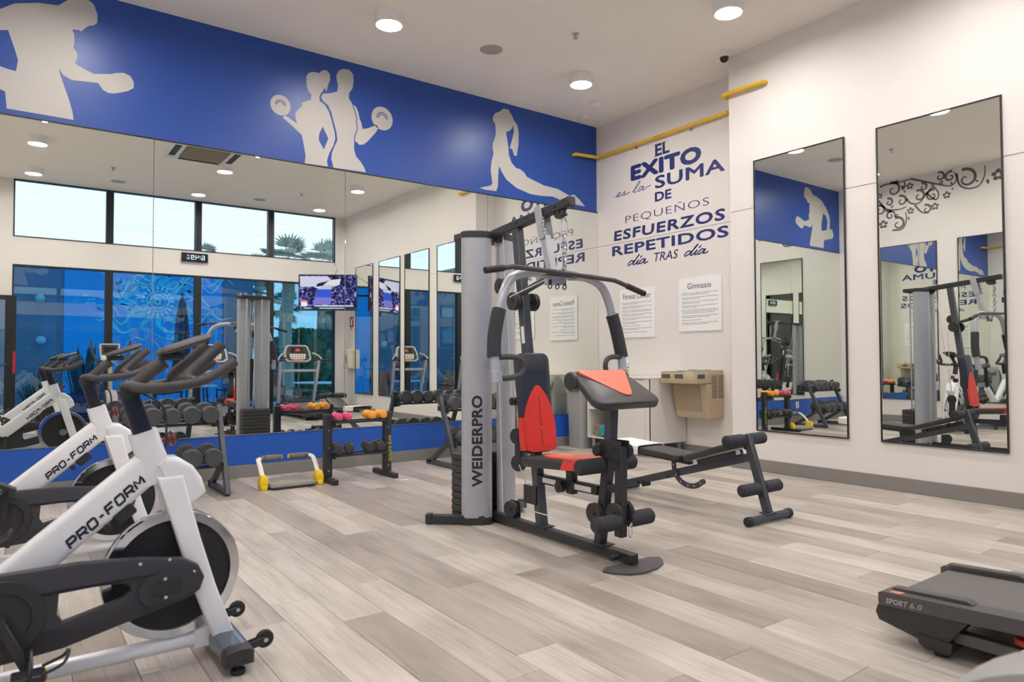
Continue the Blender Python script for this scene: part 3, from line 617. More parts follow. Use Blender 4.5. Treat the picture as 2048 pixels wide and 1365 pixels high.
for i, cx in enumerate((GX-0.130, GX+0.103)):
    L = V(0.86, -0.51, 0) if i == 0 else V(0.86, 0.51, 0); Nn = V(-0.51, -0.86, 0) if i == 0 else V(0.51, -0.86, 0)
    E2 = lambda z, dx=0, dy=0: ell(cx, GY-0.01, z, L, Nn, RXc+dx, RYc+dy)
    c = G_('column', MB().rings([E2(0.045), E2(1.852)]), SILVER)
    G_('column_cap', MB().rings([E2(1.852, 0.003, 0.003), E2(1.892, 0.003, 0.003), E2(1.898, -0.006, -0.006)]), BPLAST, c)
    G_('column_foot', MB().rings([E2(0.001, 0.004, 0.004), E2(0.046, 0.004, 0.004)]), BPLAST, c)
    if i == 0:
        mb = MB(); put_text(mb, 'WEIDERPRO', lambda s, t: (s, t, 0), 0.032, 0, 1.04)
        for k in range(1, 10): bmesh.ops.bisect_plane(mb.bm, geom=mb.bm.verts[:]+mb.bm.edges[:]+mb.bm.faces[:], plane_co=(0, k/10, 0), plane_no=(0, 1, 0))
        for v in mb.bm.verts:
            u = (0.5-v.co.y)*0.070; ca = min(1, (abs(u)/RXc)**(1/0.82)); h_ = RYc*math.sqrt(max(0, 1-ca*ca))**0.82
            v.co = V(cx, GY-0.01, 0.245+0.585*v.co.x)+L*u+Nn*(h_+0.0012+abs(v.co.z))
        G_('column_lettering', mb, mat('black_print', (44, 42, 48), 0.5), c)
for k in range(9):
    z = 0.06+k*0.0425
    G_('weight_plate', MB().bb(GX-0.190, GX+0.155, -2.668, -2.53, z, z+0.0405, 0.006), mat('weight_plate_vinyl', (58, 58, 58), 0.55, var=0.12, scale=60, bump=0.1))
G_('selector_shaft', MB().bb(GX-0.05, GX-0.02, -2.62, -2.59, 0.44, 0.50, 0.003).cyl((GX-0.035, -2.605, 0.5), (GX-0.035, -2.605, 0.56), 0.012), CHROME)
for s in (-0.13, 0.06): G_('guide_rod', MB().cyl((GX+s, -2.605, 0.03), (GX+s, -2.605, 1.87), 0.009, seg=10), CHROME)
G_('stack_base', MB().bb(GX-0.18, GX+0.15, -2.68, -2.52, 0.004, 0.056, 0.004), BLACKF)
G_('tower_crown', MB().bb(GX-0.2, GX+0.19, -2.70, -2.58, 1.852, 1.895, 0.004), BPLAST)
# mast and top beam
mast = G_('mast', MB().bar((GX, -3.262, 0.06), (GX, -3.025, 1.885), 0.055, 0.06, (1, 0, 0), 0.005), GRAPH)
G_('mast_foot', MB().bb(GX-0.045, GX+0.045, -3.33, -3.20, 0.0665, 0.073, 0.001), BLACKF, mast)
G_('warning_sticker', MB().bar((GX-0.0281, -3.122, 1.16), (GX-0.0281, -3.108, 1.265), 0.0008, 0.03, (1, 0, 0), 0), PAPER, mast)
G_('side_tab', MB().bb(GX-0.040, GX-0.028, -3.25, -3.13, 0.19, 0.30, 0.003), BLACKF, mast)
top = G_('top_beam', MB().bar((GX, -2.64, 1.874), (GX, -3.535, 1.965), 0.052, 0.055, (1, 0, 0), 0.005), BLACKF)
G_('beam_end_cap', MB().bar((GX, -3.53, 1.9645), (GX, -3.552, 1.967), 0.056, 0.06, (1, 0, 0), 0.006), BPLAST, top)
def pulley(c, r, ax, par=None, name='pulley', wd=0.022):
    c = V(c); ax = V(ax).normalized(); h = wd/2
    return G_(name, MB().lathe([(r*0.35, -h), (r, -h), (r, -h*0.6), (r*0.86, 0), (r, h*0.6), (r, h), (r*0.35, h)], c, ax, 22).cyl(c-ax*(h+0.008), c+ax*(h+0.008), 0.011, seg=10), BPLAST, par)
pulley((GX, -2.82, 1.872), 0.045, (1, 0, 0), top); pulley((GX, -3.44, 1.925), 0.045, (1, 0, 0), top)
for y in (-2.74, -3.05, -3.25, -3.42):
    z = 1.874+(-2.64-y)*0.1017
    G_('bolt', MB().cyl((GX-0.034, y, z), (GX+0.034, y, z), 0.009, seg=6), BLACKF, top)
# press arms on their silver hanger
hang = G_('press_hanger', MB().bar((GX-0.034, -3.268, 1.985), (GX-0.034, -3.315, 1.78), 0.006, 0.062, (1, 0, 0), 0.002).bar((GX+0.034, -3.268, 1.985), (GX+0.034, -3.315, 1.78), 0.006, 0.062, (1, 0, 0), 0.002)
          .bar((GX, -3.305, 1.80), (GX, -3.375, 1.545), 0.052, 0.048, (1, 0, 0), 0.004), SILVER)
for k in range(5):
    t = k/4; G_('notch', MB().box((GX-0.037, -3.295-0.02*t-0.03, 1.90-0.1*t), (0.008, 0.02, 0.010), rotm(x=-12), 0.002), STEEL, hang)
yk = -3.40
yoke = G_('press_yoke', MB().bb(GX-0.14, GX+0.14, yk-0.035, yk+0.03, 1.535, 1.585, 0.006).bb(GX-0.05, GX+0.05, yk-0.03, yk+0.05, 1.50, 1.54, 0.004), STEEL)
for dx in (-0.06, -0.005, 0.05): G_('snap_hook', MB().torus((GX+dx, yk-0.02, 1.485), 0.013, 0.0035, (0, 1, 0.3), 14, 6).cyl((GX+dx, yk-0.02, 1.50), (GX+dx, yk-0.02, 1.525), 0.01, seg=8), BLACKF, yoke)
for s in (-1, 1):
    y0 = yk-0.01
    P = [(GX+s*0.10, y0, 1.555), (GX+s*0.22, y0-0.005, 1.555), (GX+s*0.335, y0-0.01, 1.515), (GX+s*0.395, y0-0.015, 1.43), (GX+s*0.43, y0-0.02, 1.32), (GX+s*0.465, y0-0.03, 1.19), (GX+s*0.478, y0-0.045, 1.085), (GX+s*0.475, y0-0.065, 0.94)]
    arm = G_('press_arm', MB().tube(P, 0.0265, 14, 5), SILVER)
    G_('grip_sleeve', MB().tube([(GX+s*0.427, y0-0.019, 1.335), (GX+s*0.45, y0-0.025, 1.26), (GX+s*0.468, y0-0.032, 1.18), (GX+s*0.479, y0-0.043, 1.10), (GX+s*0.480, y0-0.047, 1.075)], 0.039, 16, 3), FOAM, arm)
    G_('arm_end_socket', MB().cyl((GX+s*0.477, y0-0.06, 1.0), (GX+s*0.475, y0-0.066, 0.935), 0.031, seg=16, bev=0.003), SILVER, arm)
    G_('loop_handle', MB().tube([(GX+s*0.465, y0-0.05, 1.072), (GX+s*0.38, y0-0.07, 1.075), (GX+s*0.325, y0-0.08, 1.06), (GX+s*0.305, y0-0.085, 1.02), (GX+s*0.325, y0-0.08, 0.98), (GX+s*0.38, y0-0.07, 0.962), (GX+s*0.465, y0-0.055, 0.958)], 0.0155, 10, 5), BAR, arm)
# linkage from the mast to the press arm
G_('press_link', MB().bar((GX-0.02, -3.10, 1.475), (GX-0.02, -3.38, 1.55), 0.028, 0.032, (1, 0, 0), 0.003), GRAPH)
for s in (-1, 1): pulley((GX+s*0.075, -3.085, 1.42), 0.056, (1, 0, 0), None, 'pulley', 0.03)
pulley((GX-0.11, -2.99, 1.52), 0.05, (1, 0, 0))
# lat bar on its chain
ly = -3.475
bar = G_('lat_bar', MB().tube([(GX-0.545, ly, 1.537), (GX-0.46, ly, 1.552), (GX-0.385, ly, 1.566), (GX-0.34, ly, 1.569), (GX, ly, 1.560), (GX+0.36, ly, 1.546), (GX+0.42, ly, 1.540), (GX+0.50, ly, 1.520), (GX+0.66, ly, 1.478)], 0.0145, 10, 3), BAR)
G_('hand_grip', MB().tube([(GX+0.515, ly, 1.516), (GX+0.668, ly, 1.476)], 0.0185, 12), RUBBER, bar)
G_('hand_grip', MB().tube([(GX-0.55, ly, 1.536), (GX-0.43, ly, 1.5575)], 0.0185, 12), RUBBER, bar)
G_('beam_swivel', MB().cyl((GX, ly, 1.945), (GX, ly, 1.89), 0.014, seg=12).cyl((GX, ly, 1.905), (GX, ly, 1.895), 0.022, seg=12), BLACKF)
G_('carabiner', MB().torus((GX, ly, 1.825), 0.062, 0.0045, (0, 1, 0), 24, 6, sx=2.0 if False else 1.0) if False else MB().tube([(GX+0.022*math.cos(a), ly, 1.822+0.062*math.sin(a)) for a in [2*PI*k/20 for k in range(20)]], 0.006, 6, closed=True), CHROME)
ch = MB(); z = 1.758
for k in range(6):
    d = V(1, 0, 0) if k % 2 else V(0, 1, 0)
    ch.tube([V(GX, ly, z)+d*0.014*math.cos(a)+V(0, 0, 0.022*math.sin(a)) for a in [2*PI*j/12 for j in range(12)]], 0.0048, 6, closed=True); z -= 0.033
o = G_('chain', ch, CHROME); o['kind'] = 'stuff'
G_('bar_clip', MB().torus((GX, ly, 1.577), 0.018, 0.004, (1, 0, 0), 16, 6), CHROME)
# cables
cab = lambda *p: G_('cable', MB().tube(p, 0.0032, 6), mat('white_cable', (225, 225, 222), 0.4))
cab((GX-0.035, -2.605, 0.55), (GX-0.035, -2.61, 1.87)); cab((GX, -2.865, 1.87), (GX-0.025, -3.01, 0.63)); cab((GX, -2.775, 1.87), (GX-0.05, -2.93, 0.10))
cab((GX-0.03, -3.075, 0.41), (GX-0.032, -3.17, 0.26)); cab((GX-0.052, -3.14, 0.155), (GX-0.05, -3.75, 0.155)); cab((GX, -2.99, 1.38), (GX-0.0, -3.02, 0.62)); cab((GX-0.14, -3.13, 1.44), (GX-0.02, -3.38, 1.545))
fl_ = G_('floating_bracket', MB().bb(GX-0.008, GX+0.022, -3.055, -2.995, 0.44, 0.56, 0.004), BLACKF)
pulley((GX, -3.02, 0.578), 0.052, (1, 0.35, 0), fl_); pulley((GX, -3.03, 0.412), 0.052, (1, 0.35, 0), fl_)
pulley((GX-0.01, -2.96, 0.115), 0.052, (1, 0.2, 0)); G_('pulley_bracket', MB().bb(GX+0.022, GX+0.030, -3.01, -2.91, 0.066, 0.165, 0.002), BLACKF)
pulley((GX-0.05, -3.045, 0.80), 0.026, (1, 0, 0), None, 'adjust_knob', 0.03)
# back rest
def roundrect(w0, w1, h, r, n=5):
    """a pad outline: width w0 at the bottom, w1 at the top, height h"""
    P = []
    for cx, cy, a0 in ((w1/2-r, h-r, 0), (-w1/2+r, h-r, 90), (-w0/2+r, r, 180), (w0/2-r, r, 270)):
        for k in range(n+1):
            a = math.radians(a0+90*k/n); P.append((cx+r*math.cos(a), cy+r*math.sin(a)))
    return P
def pad(outline, f, th, m, name, parent, puff=0.008, label=None):
    """cushion: outline with a rounded rim; f(u, v, w) maps to 3D, w = 0 at the back"""
    cx = sum(p[0] for p in outline)/len(outline); cy = sum(p[1] for p in outline)/len(outline)
    mb = MB(); R = []
    for w_, s in ((0, 0.93), (th*0.25, 1.0), (th*0.7, 1.0), (th*0.93, 0.965), (th, 0.90), (th+puff*0.7, 0.6), (th+puff, 0.2)):
        ds = (1-s)*0.5*min(max(p[0] for p in outline)-min(p[0] for p in outline), max(p[1] for p in outline)-min(p[1] for p in outline))
        ring = []
        for p in outline:
            d = Vector((p[0]-cx, p[1]-cy)); L = d.length
            if s > 0.85: q = d*(1-ds/L) if L else d
            else: q = d*s
            ring.append(f(cx+q.x, cy+q.y, w_))
        R.append(ring)
    mb.rings(R); bmesh.ops.recalc_face_normals(mb.bm, faces=mb.bm.faces[:])
    return obj(name, mb, m, parent, ang=55)
bd = (V(GX, -3.10, 1.095)-V(GX, -3.175, 0.50)).normalized()      # up along the back rest
bn = V(0, -bd.z, bd.y)                                             # towards the sitter
bo = V(GX, -3.20, 0.495)
fb = lambda u, v, wv: bo+V(u, 0, 0)+bd*v+bn*wv
back = pad(roundrect(0.215, 0.235, 0.605, 0.045), fb, 0.062, VINYL, 'backrest', gym, 0.008)
ins = [(-0.108, 0.02), (-0.07, 0.006), (0.07, 0.006), (0.108, 0.02), (0.116, 0.12), (0.112, 0.20), (0.094, 0.28), (0.062, 0.345), (0.02, 0.398), (0.0, 0.405), (-0.02, 0.398), (-0.062, 0.345), (-0.094, 0.28), (-0.112, 0.20), (-0.116, 0.12)]
G_('red_insert', MB().poly([ins], fb, 0.050, 0.0715), RED, back)['label'] = 'red arched insert on the back rest'
G_('red_side', MB().poly([[(-0.119, 0.02), (-0.119, 0.215), (-0.108, 0.20), (-0.108, 0.02)]], fb, 0.01, 0.060), RED, back)['label'] = 'red side panel of the back rest'
mb = MB(); put_text(mb, 'WEIDER PRO', lambda s, t: fb(-0.004+0.016*t, 0.335-0.29*s, 0.0722), 0.0)
G_('back_print', mb, mat('dark_red_print', (120, 40, 44), 0.5), back)
# seat
so = V(GX, -3.205, 0.425); sd = V(0, -1, 0.06).normalized(); sn = V(0, 0.06, 1).normalized()
fs = lambda u, v, wv: so+V(u, 0, 0)+sd*v+sn*wv
seat = pad(roundrect(0.25, 0.235, 0.535, 0.05), fs, 0.058, BVINYL, 'seat', gym, 0.008)
sin_ = [(-0.012, 0.13), (0.03, 0.125), (0.075, 0.15), (0.095, 0.25), (0.112, 0.40), (0.114, 0.505), (0.085, 0.528), (-0.085, 0.528), (-0.114, 0.505), (-0.112, 0.40), (-0.098, 0.25), (-0.07, 0.16)]
G_('coral_insert', MB().poly([sin_], fs, 0.045, 0.0675), CORAL, seat)['label'] = 'coral red insert on the seat'
G_('seat_nose', MB().poly([roundrect(0.17, 0.18, 0.052, 0.012, 3)], lambda u, v, wv: fs(u, 0.520+wv, v+0.002), 0, 0.018), RED, seat)['label'] = 'red front edge of the seat'
for s in (-1, 1): G_('red_side', MB().poly([[(0.37, 0.004), (0.40, 0.054), (0.50, 0.054), (0.525, 0.045), (0.525, 0.004)]], lambda u, v, wv: fs(wv, u, v), s*0.117, s*0.1235), RED, seat)['label'] = 'red side of the seat front'
G_('seat_post', MB().bb(GX-0.022, GX+0.022, -3.56, -3.505, 0.30, 0.432, 0.003), BLACKF)
rail = G_('seat_rail', MB().bar((GX, -3.20, 0.345), (GX, -3.765, 0.352), 0.05, 0.05, (1, 0, 0), 0.004), BLACKF)
G_('rail_label', MB().bb(GX-0.0262, GX-0.0254, -3.42, -3.30, 0.333, 0.362).bb(GX-0.0262, GX-0.0254, -3.72, -3.585, 0.335, 0.364), PAPER, rail)['kind'] = 'stuff'
pulley((GX-0.045, -3.485, 0.335), 0.032, (1, 0, 0), rail, 'adjust_knob', 0.034)
# front post, preacher pad, leg developer
post = G_('front_post', MB().bar((GX, -3.762, 0.06), (GX, -3.845, 0.60), 0.05, 0.055, (1, 0, 0), 0.004), BLACKF)
G_('post_foot', MB().bb(GX-0.045, GX+0.045, -3.83, -3.70, 0.0665, 0.073, 0.001), BLACKF, post)
G_('curl_post', MB().bar((GX, -3.845, 0.58), (GX, -3.86, 0.83), 0.052, 0.055, (1, 0, 0), 0.004), GRAPH)
po = V(GX, -3.985, 0.800); pd = V(0, 0.235, 0.150).normalized(); pn = V(0, -pd.z, pd.y)
fpd = lambda u, v, wv: po+V(u, 0, 0)+pd*v+pn*wv
PADO = [(0.20, 0.0), (0.225, 0.02), (0.232, 0.05), (0.205, 0.20), (0.185, 0.262), (0.16, 0.28), (-0.16, 0.28), (-0.185, 0.262), (-0.205, 0.20), (-0.232, 0.05), (-0.225, 0.02), (-0.20, 0.0)]
curl = pad(PADO, fpd, 0.045, BVINYL, 'preacher_pad', gym, 0.010)
G_('pad_roll', MB().cyl(fpd(-0.205, 0.275, -0.005), fpd(0.205, 0.275, -0.005), 0.050, seg=22, bev=0.008), BVINYL, curl)
G_('coral_insert', MB().poly([[(-0.165, 0.285), (-0.165, 0.265), (-0.13, 0.215), (-0.075, 0.14), (-0.025, 0.075), (0.0, 0.055), (0.03, 0.052), (0.055, 0.075), (0.10, 0.15), (0.15, 0.235), (0.168, 0.265), (0.168, 0.285)]], fpd, 0.036, 0.0575), CORAL, curl)['label'] = 'coral red insert on the preacher pad'
G_('pad_stem', MB().bar((GX, -3.86, 0.80), fpd(0, 0.13, 0.01), 0.06, 0.06, (1, 0, 0), 0.004), BLACKF, curl)
dev = G_('leg_developer', MB().bar((GX, -3.925, 0.605), (GX, -3.918, 0.135), 0.048, 0.052, (1, 0, 0), 0.004), BLACKF)
G_('pivot_bracket', MB().bb(GX-0.034, GX-0.027, -3.955, -3.80, 0.54, 0.635, 0.003).bb(GX+0.027, GX+0.034, -3.955, -3.80, 0.54, 0.635, 0.003).cyl((GX-0.04, -3.90, 0.59), (GX+0.04, -3.90, 0.59), 0.012, seg=8), BLACKF, dev)
G_('stop_bracket', MB().bb(GX-0.02, GX+0.02, -3.91, -3.80, 0.36, 0.40, 0.003), BLACKF, dev)
for y, z, nm in ((-3.815, 0.497, 'upper'), (-3.94, 0.222, 'lower')):
    for s in (-1, 1):
        r = G_('foam_roller', MB().cyl((GX+s*0.035, y, z), (GX+s*0.20, y, z), 0.041, seg=22, bev=0.006), FOAM, dev)
        G_('roller_cap', MB().cyl((GX+s*0.2003, y, z), (GX+s*0.206, y, z), 0.034, seg=20, bev=0.003), BPLAST, r)
G_('adjust_knob', MB().cyl((GX-0.028, -3.80, 0.575), (GX-0.065, -3.80, 0.575), 0.03, seg=16, bev=0.004), RUBBER, dev)
G_('adjust_knob', MB().cyl((GX+0.035, -3.925, 0.58), (GX+0.062, -3.925, 0.58), 0.035, seg=16, bev=0.004), RUBBER, dev)
pulley((GX-0.042, -3.765, 0.235), 0.056, (1, 0, 0)); pulley((GX+0.042, -3.765, 0.235), 0.056, (1, 0, 0))
pulley((GX-0.040, -3.915, 0.262), 0.052, (1, 0, 0), dev); pulley((GX+0.040, -3.915, 0.262), 0.056, (1, 0, 0), dev)
G_('low_hook', MB().tube([(GX+0.005+0.012*math.cos(a), -3.985, 0.175+0.032*math.sin(a)) for a in [2*PI*k/16 for k in range(16)]], 0.004, 6, closed=True).cyl((GX+0.005, -3.95, 0.215), (GX+0.005, -3.99, 0.212), 0.009, seg=8), CHROME, dev)

# ---------------------------------------------------------------- spin bikes
bike = thing('exercise_bike', 'white spin bike nearest the camera, with large chrome flywheel in the left foreground', 'exercise bike', (-5.66, -3.82, 0), 'white spin bikes along the left wall')
def B_(name, mb, m, parent=None, **k): return obj(name, mb, m, parent or bike, world=False, **k)
FZ, FR = 0.312, 0.222
fw_ = B_('flywheel', MB().lathe([(0.186, -0.020), (0.190, -0.026), (FR-0.004, -0.026), (FR, -0.020), (FR, 0.020), (FR-0.004, 0.026), (0.190, 0.026), (0.186, 0.020), (0.186, -0.020)], (0, 0, FZ), (0, 1, 0), 64, False), CHROME)
B_('flywheel_disc', MB().lathe([(0.004, -0.012), (0.187, -0.012), (0.187, 0.012), (0.004, 0.012)], (0, 0, FZ), (0, 1, 0), 48), mat('black_flywheel_disc', (40, 39, 41), 0.6, var=0.15, scale=120, bump=0.15), fw_)
B_('axle', MB().cyl((0, -0.07, FZ), (0, 0.085, FZ), 0.014, seg=12).cyl((0, 0.02, FZ), (0, 0.06, FZ), 0.035, seg=18), STEEL, fw_)
xz = lambda u, v, wv: V(u, wv, v)
FORK = [(-0.085, 0.705), (-0.035, 0.735), (0.025, 0.715), (0.05, 0.62), (0.11, 0.36), (0.206, 0.075), (0.205, 0.060), (0.13, 0.060), (0.122, 0.075), (0.045, 0.33), (-0.03, 0.55)]
def leg2(y0, y1):
    L = [(-0.062, 0.66), (0.02, 0.66), (0.075, 0.45), (0.128, 0.27), (0.200, 0.062), (0.128, 0.062), (0.052, 0.27), (0.0, 0.45)]
    mb = MB().poly([L], xz, y0, y1); es = [e for e in mb.bm.edges if abs(e.verts[0].co.y-e.verts[1].co.y) < 1e-6 and len(e.link_faces) == 2 and e.calc_face_angle(0) > 0.6]
    bmesh.ops.bevel(mb.bm, geom=es, offset=0.010, segments=3, profile=0.5, affect='EDGES'); return mb
B_('fork_leg', leg2(-0.078, -0.036), WGLOSS); B_('fork_leg', leg2(0.036, 0.078), WGLOSS)
def rrect(c, ax, ay, wx, wy, r=0.018, n=4):
    out = []
    for sx_, sy_, a0 in ((1, 1, 0), (-1, 1, 90), (-1, -1, 180), (1, -1, 270)):
        for k in range(n+1):
            a = math.radians(a0+90*k/n); out.append(c+ax*(sx_*(wx/2-r)+r*math.cos(a))+ay*(sy_*(wy/2-r)+r*math.sin(a)))
    return out
def beam(p0, p1, w0, w1, d0, d1, r=0.018):
    p0, p1 = V(p0), V(p1); z = (p1-p0).normalized(); y = V(0, 1, 0); x = y.cross(z).normalized()
    return MB().rings([rrect(p0, x, y, w0, d0, r), rrect(p1, x, y, w1, d1, r)])
frame = B_('down_tube', beam((-0.53, 0, 0.315), (-0.03, 0, 0.735), 0.118, 0.112, 0.070, 0.074, 0.024), WGLOSS)
e0, e1 = V(-0.318, -0.0380, 0.468), V(-0.102, -0.0380, 0.662); dd = (e1-e0); up = V(-dd.z, 0, dd.x).normalized()
OO = [(0.12, 0), (1.08, 0), (1.2, 0.14), (1.2, 0.86), (1.08, 1), (0.12, 1), (0, 0.86), (0, 0.14), (0.12, 0), (0.3, 0)]
PP = [[(0, 0), (0, 0.5), (0, 1.0)], [(-0.08, 1), (1.06, 1), (1.2, 0.86), (1.2, 0.58), (1.06, 0.44), (0.16, 0.44)]]
GL = {'P': PP, 'R': PP+[[(0.62, 0.44), (1.24, 0)]], 'O': [OO], '-': [[(0.15, 0.48), (0.75, 0.48)]], 'F': [[(0, 0), (0, 0.5), (0, 1)], [(-0.08, 1), (1.2, 1)], [(0.0, 0.5), (0.98, 0.5)]],
      'M': [[(0, 0), (0, 0.6), (0.04, 1), (0.66, 0.36), (1.30, 1), (1.34, 0.6), (1.34, 0)]]}
def block_text(mb, body, f, gap=0.46, wt=0.31, slant=0.30):
    adv = [0.9 if c_ == '-' else (1.34 if c_ == 'M' else 1.2) for c_ in body]; tot = sum(adv)+gap*(len(body)-1)+slant; x_ = 0
    for c_, a_ in zip(body, adv):
        for st_ in GL[c_]: ribbon(mb, [(x_+q[0]+slant*q[1], q[1]) for q in st_], wt, lambda u, v: f(u/tot, v), 1)
        x_ += a_+gap
lm = mat('navy_black_print', (38, 36, 56), 0.45)
mb = MB(); block_text(mb, 'PRO-FORM', lambda s, t: e0+dd*s+up*(-0.019+0.027*t)); B_('frame_lettering', mb, lm, frame)
mb = MB(); block_text(mb, 'PRO-FORM', lambda s, t: V(e1.x, 0.0380, e1.z)-dd*s+up*(-0.019+0.027*t)); B_('frame_lettering', mb, lm, frame)
head = B_('head_tube', beam((-0.045, 0, 0.64), (-0.098, 0, 0.815), 0.098, 0.088, 0.078, 0.072), WGLOSS)
B_('stem', beam((-0.094, 0, 0.80), (-0.142, 0, 0.95), 0.062, 0.058, 0.050, 0.048, 0.012), mat('black_stem_plastic', (30, 33, 48), 0.4, var=0.08))
B_('stem_collar', beam((-0.134, 0, 0.935), (-0.146, 0, 0.967), 0.066, 0.066, 0.056, 0.056, 0.012), BPLAST)
B_('tension_knob', MB().cyl((-0.07, 0, 0.772), (-0.015, 0, 0.784), 0.008, seg=10).lathe([(0.008, 0), (0.022, 0.004), (0.024, 0.014), (0.020, 0.026), (0.010, 0.030)], (-0.022, 0, 0.782), (1, 0, 0.2), 18), mat('dark_red_knob', (150, 44, 42), 0.35, var=0.1))
B_('knob_cap', MB().cyl((0.004, -0.0, 0.7875), (0.012, 0, 0.789), 0.015, seg=14).torus((-0.006, 0, 0.785), 0.0245, 0.004, (1, 0, 0.2), 18, 6), BPLAST)
B_('brake_cable', MB().tube([(-0.115, -0.03, 0.955), (-0.04, -0.035, 0.90), (-0.028, -0.03, 0.80), (-0.03, -0.02, 0.74)], 0.004, 6, 5), BLACKF)
# brake shroud over the wheel
SH = [(-0.055, 0.70), (-0.03, 0.725), (0.01, 0.722), (0.055, 0.69), (0.085, 0.645), (0.10, 0.592), (0.055, 0.556), (0.03, 0.552), (-0.01, 0.60)]
mb = MB().poly([SH], xz, -0.062, 0.062); bmesh.ops.bevel(mb.bm, geom=[e for e in mb.bm.edges if abs(e.verts[0].co.y-e.verts[1].co.y) < 1e-6 and len(e.link_faces) == 2 and e.calc_face_angle(0) > 0.6], offset=0.02, segments=4, profile=0.5, affect='EDGES')
B_('brake_shroud', mb, WGLOSS)
B_('brake_block', MB().box((-0.155, 0, 0.545), (0.07, 0.06, 0.05), rotm(y=-40), 0.006).cyl((-0.20, -0.03, 0.50), (-0.20, 0.03, 0.50), 0.012, seg=10), BLACKF)
# rear half: seat tube, saddle, legs
B_('seat_tube', beam((-0.50, 0, 0.33), (-0.835, 0, 0.60), 0.10, 0.085, 0.065, 0.06), WGLOSS)
B_('seat_post', beam((-0.80, 0, 0.56), (-0.86, 0, 0.90), 0.05, 0.05, 0.042, 0.042, 0.010), BPLAST)
sad = MB().rings([[V(-0.87+dx, yy*wd, 0.925+zz) for yy, zz in ((-1, 0), (-0.8, 0.032), (0, 0.045), (0.8, 0.032), (1, 0), (0.6, -0.02), (-0.6, -0.02))] for dx, wd in ((-0.13, 0.05), (-0.11, 0.085), (-0.03, 0.085), (0.05, 0.04), (0.13, 0.026), (0.155, 0.016))])
B_('saddle', sad, BVINYL)
B_('rear_leg', beam((-0.56, 0, 0.35), (-0.86, 0, 0.075), 0.10, 0.08, 0.062, 0.06), WGLOSS)
B_('bottom_tube', MB().tube([(-0.87, 0, 0.062), (0.165, 0, 0.066)], 0.027, 14), WGLOSS)
B_('bottom_gusset', MB().poly([[(0.07, 0.04), (0.07, 0.10), (0.13, 0.115), (0.19, 0.085), (0.19, 0.04)]], xz, -0.03, 0.03), WGLOSS)
def foot(x0, name):
    R = []
    for y, s in ((-0.262, 0.80), (-0.255, 0.95), (-0.215, 1), (-0.2149, 0.96), (0.2149, 0.96), (0.215, 1), (0.255, 0.95), (0.262, 0.80)):
        R.append([V(x0+p[0]*s, y, 0.062+(p[1])*s) for p in ((-0.05, -0.03), (-0.05, 0.012), (-0.042, 0.026), (-0.025, 0.031), (0.025, 0.031), (0.042, 0.026), (0.05, 0.012), (0.05, -0.03))])
    f = B_(name, MB().rings(R[3:5]), mat('black_chrome_foot', (120, 126, 140), 0.16, metal=0.9))
    B_('end_cap', MB().rings(R[:4]), BPLAST, f); B_('end_cap', MB().rings(R[4:]), BPLAST, f)
    for y in (-0.235, 0.235): B_('leveller', MB().cyl((x0, y, 0.001), (x0, y, 0.018), 0.024, seg=14, bev=0.003).cyl((x0, y, 0.017), (x0, y, 0.033), 0.010, seg=8), RUBBER, f)
    return f
ff = foot(0.165, 'front_foot')
for y in (-0.175, 0.19):
    wl = B_('wheel_bracket', MB().bar((0.20, y-0.012, 0.06), (0.268, y-0.012, 0.072), 0.006, 0.026, (0, 1, 0), 0.002).bar((0.20, y+0.012, 0.06), (0.268, y+0.012, 0.072), 0.006, 0.026, (0, 1, 0), 0.002), BPLAST, ff)
    B_('transport_wheel', MB().cyl((0.270, y-0.009, 0.074), (0.270, y+0.009, 0.074), 0.031, seg=20, bev=0.004), RUBBER, ff)
    B_('wheel_bolt', MB().cyl((0.270, y-0.020, 0.074), (0.270, y+0.020, 0.074), 0.008, seg=8), STEEL, ff)
foot(-0.88, 'rear_foot')
# chain guard
cxg, czg = -0.49, 0.287
rear = [(cxg+0.143*math.cos(a), czg+0.135*math.sin(a)) for a in [math.radians(d) for d in range(100, 281, 15)]]
OUT = rear+[(-0.33, 0.166), (-0.11, 0.217), (0.035, 0.25), (0.068, 0.272), (0.082, 0.312), (0.062, 0.356), (0.015, 0.386), (-0.11, 0.408), (-0.29, 0.422)]
HOL = [(-0.34, 0.342), (-0.22, 0.338), (-0.17, 0.336), (-0.147, 0.325), (-0.142, 0.307), (-0.165, 0.286), (-0.33, 0.246), (-0.345, 0.27)]
mb = MB().poly([OUT, HOL], xz, -0.122, -0.082)
bmesh.ops.bevel(mb.bm, geom=[e for e in mb.bm.edges if len(e.link_faces) == 2 and e.calc_face_angle(0) > 1.2 and abs(e.verts[0].co.y-e.verts[1].co.y) < 1e-6], offset=0.008, segments=2, profile=0.5, affect='EDGES')
guard = B_('chain_guard', mb, mat('charcoal_guard_plastic', (58, 57, 64), 0.5, var=0.06, scale=160, bump=0.08))
st = [(0.0+0.052*math.cos(a), 0.312+0.052*math.sin(a)) for a in [math.radians(d) for d in range(-90, 91, 15)]]+[(-0.075+0.048*math.cos(a), 0.298+0.048*math.sin(a)) for a in [math.radians(d) for d in range(90, 271, 15)]]
hubp = B_('hub_cover', MB().poly([st], xz, -0.133, -0.121), mat('charcoal_guard_plastic', (58, 57, 64)), guard)
B_('hub_badge', MB().poly([[(p[0]*0.55-0.02, 0.303+(p[1]-0.305)*0.42) for p in st]], xz, -0.139, -0.132), BPLAST, guard)
for u, v in ((-0.045, 0.333), (-0.043, 0.272), (0.045, 0.338), (-0.03, 0.392), (-0.118, 0.392)): B_('screw', MB().cyl((u, -0.1385 if 0.25 < v < 0.35 and u < 0.02 else -0.1275, v), (u, -0.12, v), 0.006, seg=8), CHROME, guard)
